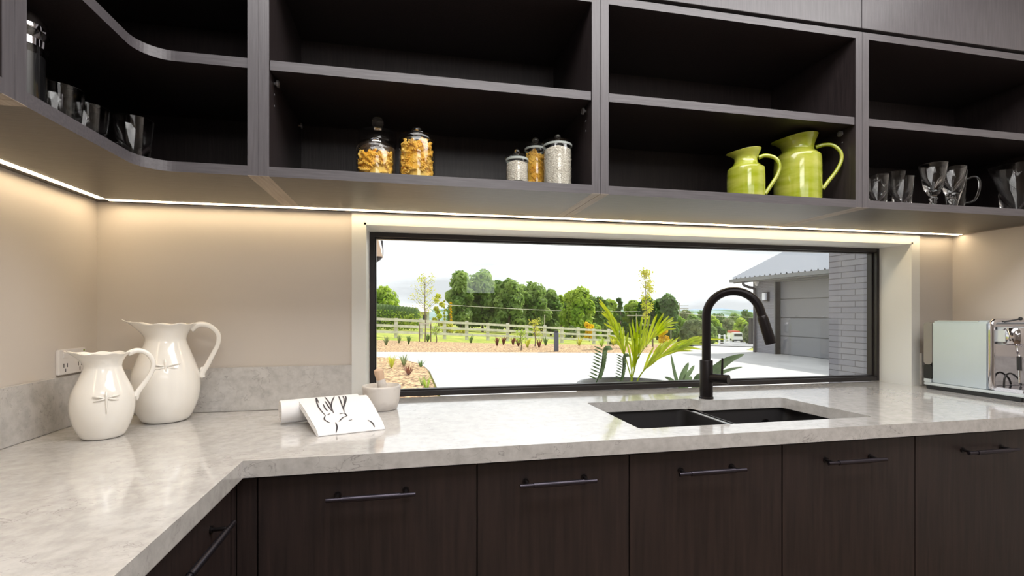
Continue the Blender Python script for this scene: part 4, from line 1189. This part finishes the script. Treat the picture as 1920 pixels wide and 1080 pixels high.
# hedge
p = far(738, 46); t = tag(empty('clipped_hedge', (p.x, p.y, hgt(p.x, p.y))), 'long clipped green hedge behind the fence at the left', 'hedge'); rg = random.Random(5)
mb = MB(); core = MB()
for k in range(18):
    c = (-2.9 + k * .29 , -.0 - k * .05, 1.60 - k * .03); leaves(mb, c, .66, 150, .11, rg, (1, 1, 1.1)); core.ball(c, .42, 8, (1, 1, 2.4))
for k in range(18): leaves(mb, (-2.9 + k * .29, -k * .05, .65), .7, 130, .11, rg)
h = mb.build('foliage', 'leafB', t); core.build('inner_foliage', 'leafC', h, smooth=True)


def sapling(px, Z, top, label, seed, m='leafY', stakes=True, n=90, spread=.45, ls=.05, lean=0, dense_=1):
    rg = random.Random(seed); p = far(px, Z); z0 = hgt(p.x, p.y); H = CZ + (HY - top) / FPX * Z - z0
    t = tag(empty('young_tree', (p.x, p.y, z0)), label, 'tree', 'young staked trees'); tr = MB(); lf = MB()
    tr.tube(spline([(0, 0, -.05), (.02, 0, H * .3), (-.02, 0, H * .6), (lean * .4, 0, H * .85), (lean, 0, H)], 4), [.030 * (1 - .8 * k / 16) for k in range(17)], 7)
    for k in range(n // 6):
        z = H * rg.uniform(.34, .97); a = rg.random() * 2 * PI; L_ = spread * (1.15 - z / H) * rg.uniform(.5, 1.1) + .12
        q0 = Vector((0, 0, z)); q1 = q0 + Vector((L_ * math.cos(a), L_ * math.sin(a), L_ * .9)); tr.tube([q0, q1], [.008, .003], 4)
        for j in range(int(7 * dense_)): leaves(lf, q0.lerp(q1, rg.uniform(.2, 1.1)), .16, 3, ls * .72, rg)
    tr.build('trunk', 'trunk', t, smooth=True); lf.build('foliage', m, t)
    if stakes:
        for sx in (-.28, .28): MB().box(sx - .025, sx + .025, -.03, .03, -.1, 1.0).build('stake', 'trunk', t)
        MB().box(-.30, .30, -.036, -.026, .93, .97).build('tie', 'rail', t)
    return t


sapling(797, 24.5, 519, 'pale yellow staked sapling left of the big trees', 1, spread=1.0, n=170, ls=.06)
sapling(1212, 20.5, 508, 'tall thin yellow-green sapling behind the palm', 2, m='leafY', spread=.28, n=170, ls=.07, lean=-.12, dense_=1.4)
sapling(818, 24, 612, 'small leafy sapling right of the staked sapling', 3, m='leafB', stakes=False, spread=.2, n=60)
sapling(1003, 21, 603, 'short yellow-green sapling at the fence middle', 4, m='leafY', stakes=False, spread=.35, n=80)
sapling(977, 19, 622, 'little sapling at the fence post near the bollard', 6, m='leafB', stakes=False, spread=.2, n=60)


def tuft(px, py, m, label, seed, h=.28, n=26, sprd=.6, w_=.008, nm='grass_tuft', cat='plant', z=None):
    # on the bark beds
    u = on_plane(px, py, -.165 if z is None else z); rg = random.Random(seed)
    zz = max(hgt(u.x, u.y) + .045, -.2) if u.y > 16 else -.165
    mb = MB()
    for k in range(n):
        a = rg.random() * 2 * PI; L_ = h * rg.uniform(.6, 1.1); s_ = sprd * rg.uniform(.2, 1)
        d = Vector((math.cos(a), math.sin(a), 0)); sd = Vector((-d.y, d.x, 0)) * w_
        q0 = d * .02; q1 = q0 + d * s_ * L_ * .5 + Vector((0, 0, L_ * .7)); q2 = q0 + d * s_ * L_ + Vector((0, 0, L_ * .95))
        mb.add([q0 - sd, q0 + sd, q1 + sd * .8, q1 - sd * .8, q2], [(0, 1, 2, 3), (3, 2, 4)])
    o = mb.build(nm, m); o.location = (u.x, u.y, zz); tag(o, label, cat, 'small plants in the bark beds'); return o


TU = [(724, 648, 'leafG', 'olive tuft at the left end of the far bark bed'), (748, 644, 'leafG', 'olive tuft second from the left in the far bark bed'), (766, 646, 'leafC', 'dark green tuft below the staked sapling'), (802, 640, 'leafC', 'small dark tuft at the foot of the staked sapling'),
      (932, 648, 'leafR', 'bronze tuft left of the bollard, first of the bronze ones'), (944, 645, 'leafR', 'second bronze tuft from the left in the far bed'), (962, 645, 'leafR', 'third bronze tuft from the left in the far bed'), (972, 649, 'leafR', 'tall bronze tuft nearest the fence middle'),
      (1011, 652, 'leafR', 'bronze tuft just left of the bollard'), (1023, 647, 'leafC', 'small dark tuft beside the bollard'), (989, 652, 'leafY', 'yellow-green leafy plant left of the bollard'), (883, 642, 'leafC', 'small dark tuft in front of the fence under the big trees'),
      (1086, 648, 'leafY', 'yellow-green tuft near the fence end'), (1150, 648, 'leafY', 'yellow-green tuft behind the small spiky leaf'), (1128, 650, 'leafB', 'green tuft near the right end of the far bed')]
for i, (px, py, m, lb) in enumerate(TU): tuft(px, py, m, lb, 500 + i, .42, 24, .7, .022)
tuft(734, 690, 'leafY', 'pale green tuft in the near bark bed', 601, .38, 26, .8, .012)
tuft(757, 687, 'leafG', 'olive tuft at the back of the near bark bed', 602, .36, 30, .7, .012)
tuft(766, 703, 'leafR', 'reddish spiky tuft in the middle of the near bark bed', 603, .26, 24, 1.2, .012)
tuft(789, 688, 'leafC', 'small dark plant at the corner of the near bark bed', 604, .18, 20, 1.0, .012)
tuft(800, 731, 'leafB', 'bright green grass tuft at the driveway edge', 605, .26, 34, .9, .008)
tuft(792, 722, 'leafG', 'pale grass tuft beside the bright green one', 606, .20, 24, 1.0, .008)

# pale house, power poles, wires, road vehicles, far hills
p = far(772, 78); z0 = CZ + (HY - 604) / FPX * 78
t = tag(empty('country_house', (p.x, p.y, z0)), 'low pale house with white roof behind the hedge', 'house')
MB().box(-2.0, 2.6, -3, 3, -1, 1.6).build('wall', 'housew', t); MB().add([(-2.5, -3.5, 1.6), (3.1, -3.5, 1.6), (3.1, 3.5, 1.6), (-2.5, 3.5, 1.6), (-1.4, 0, 2.9), (1.9, 0, 2.9)], [(0, 1, 5, 4), (2, 3, 4, 5), (1, 2, 5), (3, 0, 4), (0, 3, 2, 1)]).build('roof', 'roofw', t)
MB().box(1.6, 2.2, -3.05, -3.0, .4, 1.2).build('window', 'truckd', t)
for (px, Z, top, wdt, lb) in ((1350, 150, 611, 16, 'white roofed farm building beyond the road'), (1374, 160, 614, 7, 'tiny pale shed above the white truck')):
    p = far(px, Z); z0 = hgt(p.x, p.y); H = CZ + (HY - top) / FPX * Z - z0; hw = wdt / FPX * Z / 2
    t = tag(empty('farm_building', (p.x, p.y, z0)), lb, 'building')
    MB().box(-hw, hw, -2, 2, -1, H * .6).build('wall', 'housew', t); MB().add([(-hw * 1.1, -2.5, H * .6), (hw * 1.1, -2.5, H * .6), (hw * 1.1, 2.5, H * .6), (-hw * 1.1, 2.5, H * .6), (-hw, 0, H), (hw, 0, H)], [(0, 1, 5, 4), (2, 3, 4, 5), (1, 2, 5), (3, 0, 4)]).build('roof', 'roofw', t)
for (px, Z, top, lb, arms) in ((1274, 95, 568, 'dark utility pole with cross arms left of the tap', 2), (1021, 48, 590, 'pale short pole in front of the tree row', 0), (1193, 40, 588, 'pale street pole seen between the palm leaves', 1), (1258, 60, 596, 'thin pale pole right of the palm leaves', 0)):
    p = far(px, Z); z0 = hgt(p.x, p.y); H = CZ + (HY - top) / FPX * Z - z0
    t = tag(empty('utility_pole', (p.x, p.y, z0)), lb, 'pole', 'poles beyond the fence')
    rr = .0009 * Z
    MB().tube([(0, 0, -.3), (0, 0, H)], rr, 8).build('shaft', 'pole', t)
    for k in range(arms): MB().box(-1.2 * Z / 60, 1.2 * Z / 60, -.04, .04, H * (.92 - .08 * k), H * (.92 - .08 * k) + .1).build('cross_arm', 'pole', t)
A = far(828, 52, py=571); B = far(1270, 66, py=583)
t = MB().tube([A + (B - A) * (k / 20) + Vector((0, 0, -.35 * math.sin(PI * k / 20))) for k in range(21)], .028, 5).build('power_cable', 'rail'); tag(t, 'pale overhead power cable crossing in front of the trees', 'cable')
A = far(1260, 70, py=585); B = far(1420, 80, py=595)
t = MB().tube([A + (B - A) * (k / 20) + Vector((0, 0, -.2 * math.sin(PI * k / 20))) for k in range(21)], .03, 5).build('power_cable', 'rail'); tag(t, 'pale overhead power cable crossing under the tap arch', 'cable')

p = far(1381, 112); zt = hgt(p.x, p.y) + .05
t = tag(empty('delivery_truck', (p.x, p.y, zt), -.35), 'small white truck driving toward us on the road', 'truck')
MB().box(-1.0, 1.0, -1.2, .4, .5, 2.2).build('cab', 'truckw', t, bevel=.08); MB().box(-.85, .85, -1.23, -1.19, 1.35, 1.95).build('windscreen', 'truckd', t)
MB().box(-1.0, 1.0, -1.26, -1.18, .35, .65).build('bumper', 'truckd', t); MB().box(-.95, .95, .5, 4.5, .7, 2.0).build('load_bed', 'truckw', t); MB().box(-.8, .9, .6, 4.2, 2.0, 2.5).build('load', 'truckr', t)
for sx in (-1, 1):
    for y in (-.5, 3.4):
        o = MB().lathe([(.0001, -.12), (.42, -.12), (.42, .12), (.0001, .12)], 18).build('wheel', 'darkplastic', t, smooth=2); o.location = (sx * .85, y, .42); o.rotation_euler = (0, PI / 2, 0)
# white gate by the road
A = far(1349, 36); B = far(1367, 40)
t = tag(empty('white_gate', (A.x, A.y, hgt(A.x, A.y))), 'white mesh gate beside the road, right of the tap column', 'gate')
for k in range(3):
    q = A.lerp(B, k / 2); MB().box(-.05, .05, -.05, .05, -.1, 1.25).build('post', 'truckw', t, loc=(q.x - A.x, q.y - A.y, hgt(q.x, q.y) - hgt(A.x, A.y)))
mb = MB(); za, zb = 0, hgt(B.x, B.y) - hgt(A.x, A.y); D = B - A
for z in (.15, .4, .65, .9, 1.15): mb.tube([(0, 0, z + za), (D.x, D.y, z + zb)], .018, 5)
mb.build('mesh_panel', 'truckw', t)

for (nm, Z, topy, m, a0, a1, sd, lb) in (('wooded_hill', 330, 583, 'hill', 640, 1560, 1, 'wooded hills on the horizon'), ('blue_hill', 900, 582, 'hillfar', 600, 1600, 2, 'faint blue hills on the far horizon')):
    rg = random.Random(sd); vs = []; N_ = 60; 
    ph = [rg.random() * 6 for _ in range(4)]
    for k in range(N_ + 1):
        px = a0 + (a1 - a0) * k / N_
        hh = topy + 2.0 * math.sin(px * .013 + ph[0]) + 1.5 * math.sin(px * .037 + ph[1]) + .8 * math.sin(px * .11 + ph[2])
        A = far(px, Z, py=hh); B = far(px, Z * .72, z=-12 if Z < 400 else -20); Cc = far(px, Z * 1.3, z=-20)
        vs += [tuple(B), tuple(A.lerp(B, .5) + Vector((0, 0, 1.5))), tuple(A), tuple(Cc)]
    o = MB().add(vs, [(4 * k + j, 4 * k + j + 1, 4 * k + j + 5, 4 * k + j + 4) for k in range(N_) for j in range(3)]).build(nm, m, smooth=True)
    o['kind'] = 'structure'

# ------------------------------------------------------------------ planter, palm and big-leaf plants just outside the pane
t = tag(empty('round_planter', (2.19, .645, -.2)), 'large round grey planter outside the window, only its rim showing', 'planter')
HR = .855 + .2
MB().lathe([(.0001, 0), (.20, 0), (.21, .02), (.262, HR - .06), (.272, HR - .05), (.272, HR - .006), (.266, HR), (.252, HR), (.246, HR - .01), (.24, HR - .07), (.0001, HR - .08)], 56).build('pot', 'pot', t, smooth=2)
MB().lathe([(.0001, HR - .068), (.243, HR - .074)], 32).build('soil', 'soil', t)
t = tag(empty('round_planter', (2.80, .645, -.2)), 'second planter outside the window, hidden below the sill', 'planter')
HR2 = .76 + .2
MB().lathe([(.0001, 0), (.20, 0), (.21, .02), (.262, HR2 - .06), (.27, HR2), (.25, HR2), (.24, HR2 - .07), (.0001, HR2 - .075)], 40).build('pot', 'pot', t, smooth=2)
pz = .80


def P3(px, py, Y):
    """point at depth Y seen at px,py"""
    u = (px - 960) / FPX; v = -(py - HY) / FPX; c, s = math.cos(YAW), math.sin(YAW)
    d = Vector((c * u + s, -s * u + c, v)); k = (Y - CY) / d.y; return Vector((CX, CY, CZ)) + d * k


def blade(mb, q, w_, fold=.25, nrm=None):
    """strap leaf along points q"""
    n = len(q); vs = []
    for k, p in enumerate(q):
        d = (q[min(k + 1, n - 1)] - q[max(0, k - 1)]).normalized(); nn = nrm or Vector((0, -1, .3)); s_ = d.cross(nn).normalized(); up_ = s_.cross(d).normalized()
        f = k / (n - 1); ww = w_ * (math.sin(PI * min(1, (f * .92 + .08))) ** .6 if 0 < k < n - 1 else .08)
        vs += [p + s_ * ww, p - up_ * ww * fold, p - s_ * ww]
    mb.add(vs, [f for k in range(n - 1) for f in ((3 * k, 3 * k + 1, 3 * k + 4, 3 * k + 3), (3 * k + 1, 3 * k + 2, 3 * k + 5, 3 * k + 4))])


def frond(par, org, stem, tips, w_=.007, m='leafP', nm='frond', sw=.004, curve=.2):
    """stem: list of Vectors; tips: list of (fraction, tip Vector)"""
    ex = []
    for a, b in zip(tips[:-1], tips[1:]):
        if abs(a[0] - b[0]) < .25: ex.append(((a[0] + b[0]) / 2, a[1].lerp(b[1], .5) + Vector((0, .03, 0))))
    tips = tips + ex
    P = spline(stem, 6); n = len(P); mb = MB()
    mb.tube([p - org for p in P], [sw * (1 - .6 * k / n) for k in range(n)], 6)
    for (f, tip) in tips:
        b = P[min(n - 1, int(f * (n - 1)))] - org; tp_ = tip - org; mid = b.lerp(tp_, .5) + Vector((0, -.01, .02 * curve * 5))
        q = spline([b, b.lerp(mid, .55), mid, mid.lerp(tp_, .6), tp_], 2); blade(mb, q, w_)
    return mb.build(nm, m, par)


org = Vector((2.215, .63, .785))
t = tag(empty('potted_palm', org), 'bright green young palm growing in the round planter', 'palm')
Yp = .63
# frond leaning left, dense leaflets pointing up-left
st = [P3(1188, 722, Yp), P3(1181, 700, Yp), P3(1172, 668, Yp), P3(1162, 640, Yp + .02), P3(1148, 612, Yp + .04)]
tips = [(1.0, P3(1123, 560, Yp + .05)), (.97, P3(1131, 572, Yp)), (.93, P3(1139, 578, Yp + .08)), (.88, P3(1127, 586, Yp + .03)), (.85, P3(1147, 590, Yp - .03)), (.8, P3(1153, 598, Yp + .06)), (.76, P3(1132, 606, Yp)), (.72, P3(1160, 604, Yp)), (.66, P3(1168, 612, Yp + .05)), (.6, P3(1140, 628, Yp)), (.55, P3(1178, 622, Yp)), (.5, P3(1150, 640, Yp + .06))]
frond(t, org, st, tips, .0068)
# upright frond
st = [P3(1184, 722, Yp), P3(1188, 700, Yp), P3(1196, 672, Yp), P3(1212, 648, Yp + .03), P3(1236, 622, Yp + .05)]
tips = [(.30, P3(1182, 612, Yp)), (.36, P3(1187, 600, Yp + .05)), (.44, P3(1194, 596, Yp)), (.5, P3(1203, 592, Yp + .04)), (.58, P3(1212, 594, Yp)), (.66, P3(1219, 590, Yp + .06)), (.72, P3(1229, 592, Yp)), (.8, P3(1245, 586, Yp + .05)), (.87, P3(1254, 592, Yp)), (.93, P3(1264, 594, Yp + .06)), (1.0, P3(1272, 604, Yp + .05)), (.9, P3(1268, 616, Yp)), (.7, P3(1206, 626, Yp - .05)), (.2, P3(1172, 630, Yp))]
frond(t, org, st, tips, .0058)
# central young spears
st = [P3(1183, 722, Yp + .02), P3(1185, 690, Yp + .02), P3(1190, 650, Yp + .03), P3(1200, 612, Yp + .03)]
tips = [(.5, P3(1176, 640, Yp)), (.6, P3(1210, 640, Yp)), (.7, P3(1185, 606, Yp)), (.8, P3(1216, 616, Yp + .04)), (1, P3(1206, 596, Yp + .03)), (.35, P3(1200, 668, Yp))]
frond(t, org, st, tips, .0062)
# right-hand arching frond
st = [P3(1191, 722, Yp), P3(1203, 700, Yp), P3(1222, 680, Yp), P3(1248, 664, Yp + .02), P3(1284, 650, Yp + .04)]
tips = [(1.0, P3(1334, 630, Yp + .05)), (.98, P3(1320, 638, Yp)), (.94, P3(1312, 630, Yp + .05)), (.9, P3(1326, 646, Yp)), (.86, P3(1302, 636, Yp)), (.8, P3(1318, 655, Yp + .05)), (.74, P3(1288, 636, Yp)), (.68, P3(1300, 658, Yp)), (.62, P3(1274, 632, Yp + .05)), (.55, P3(1262, 636, Yp)), (.48, P3(1252, 640, Yp + .05)), (.42, P3(1240, 645, Yp)), (.36, P3(1262, 660, Yp - .05)), (.3, P3(1226, 650, Yp)), (1, P3(1360, 636, Yp + .05))]
frond(t, org, st, tips, .0062)
# dark comb-leaved plants
for (b, tp_, lb, ss) in (((1113, 716), (1131, 657), 'dark comb-leaved plant at the left rim of the planter', 1), ((1158, 716), (1168, 670), 'small grey-green comb-leaved plant left of the palm stems', .75)):
    B = P3(b[0], b[1] + 14, .60); Tt = P3(tp_[0], tp_[1], .62); o_ = Vector((B.x, B.y, .785))
    t = tag(empty('comb_leaf_plant', o_), lb, 'plant')
    P = [B.lerp(Tt, f) + Vector((.012 * math.sin(PI * f), 0, 0)) for f in [k / 12 for k in range(13)]]
    mb = MB(); mb.tube([p - o_ for p in P], .0032, 6)
    for k in range(3, 13):
        p = P[k] - o_
        L_ = .055 * ss; q = p + Vector((-L_, -.005, L_ * .45)); blade(mb, [p, p.lerp(q, .35), p.lerp(q, .7), q], .0045 * ss)
        L_ *= .55; q = p + Vector((L_, .01, L_ * .6)); blade(mb, [p, p.lerp(q, .35), p.lerp(q, .7), q], .010 * ss)
    tp2 = P[-1] - o_; q = tp2 + Vector((.055, 0, .004)) * ss; blade(mb, [tp2, tp2.lerp(q, .3) + Vector((0, 0, .01)), tp2.lerp(q, .7) + Vector((0, 0, .01)), q], .014 * ss)
    mb.build('leaf', 'leafD', t)
o_ = Vector((2.62, .60, .69)); t = tag(empty('strap_leaf_plant', o_), 'plant with mottled upright strap leaves left of the tap', 'plant')
for (pts, w_) in (([(1272, 745), (1270, 720), (1264, 695), (1258, 664)], .011), ([(1276, 745), (1277, 715), (1284, 695), (1291, 680)], .017), ([(1279, 745), (1284, 712), (1294, 697), (1302, 685)], .013), ([(1270, 745), (1266, 722), (1258, 712), (1246, 707)], .012), ([(1282, 745), (1288, 722), (1294, 710), (1298, 708)], .013)):
    mb = MB(); blade(mb, [p - o_ for p in spline([P3(a, b, .60) for a, b in pts], 4)], w_); mb.build('leaf', 'leafD', t)
o_ = Vector((2.86, .62, .69)); t = tag(empty('broad_leaf_plant', o_), 'plant with long broad grey-green leaves behind the tap body', 'plant')
for (pts, w_) in (([(1300, 745), (1318, 712), (1345, 690), (1368, 674), (1395, 664)], .026), ([(1302, 745), (1325, 716), (1350, 700), (1372, 692), (1392, 688)], .012), ([(1296, 745), (1303, 718), (1309, 706), (1318, 700)], .016)):
    mb = MB(); blade(mb, [p - o_ for p in spline([P3(a, b, .62) for a, b in pts], 4)], w_, nrm=Vector((.25, -.6, .75))); mb.build('leaf', 'leafD', t)
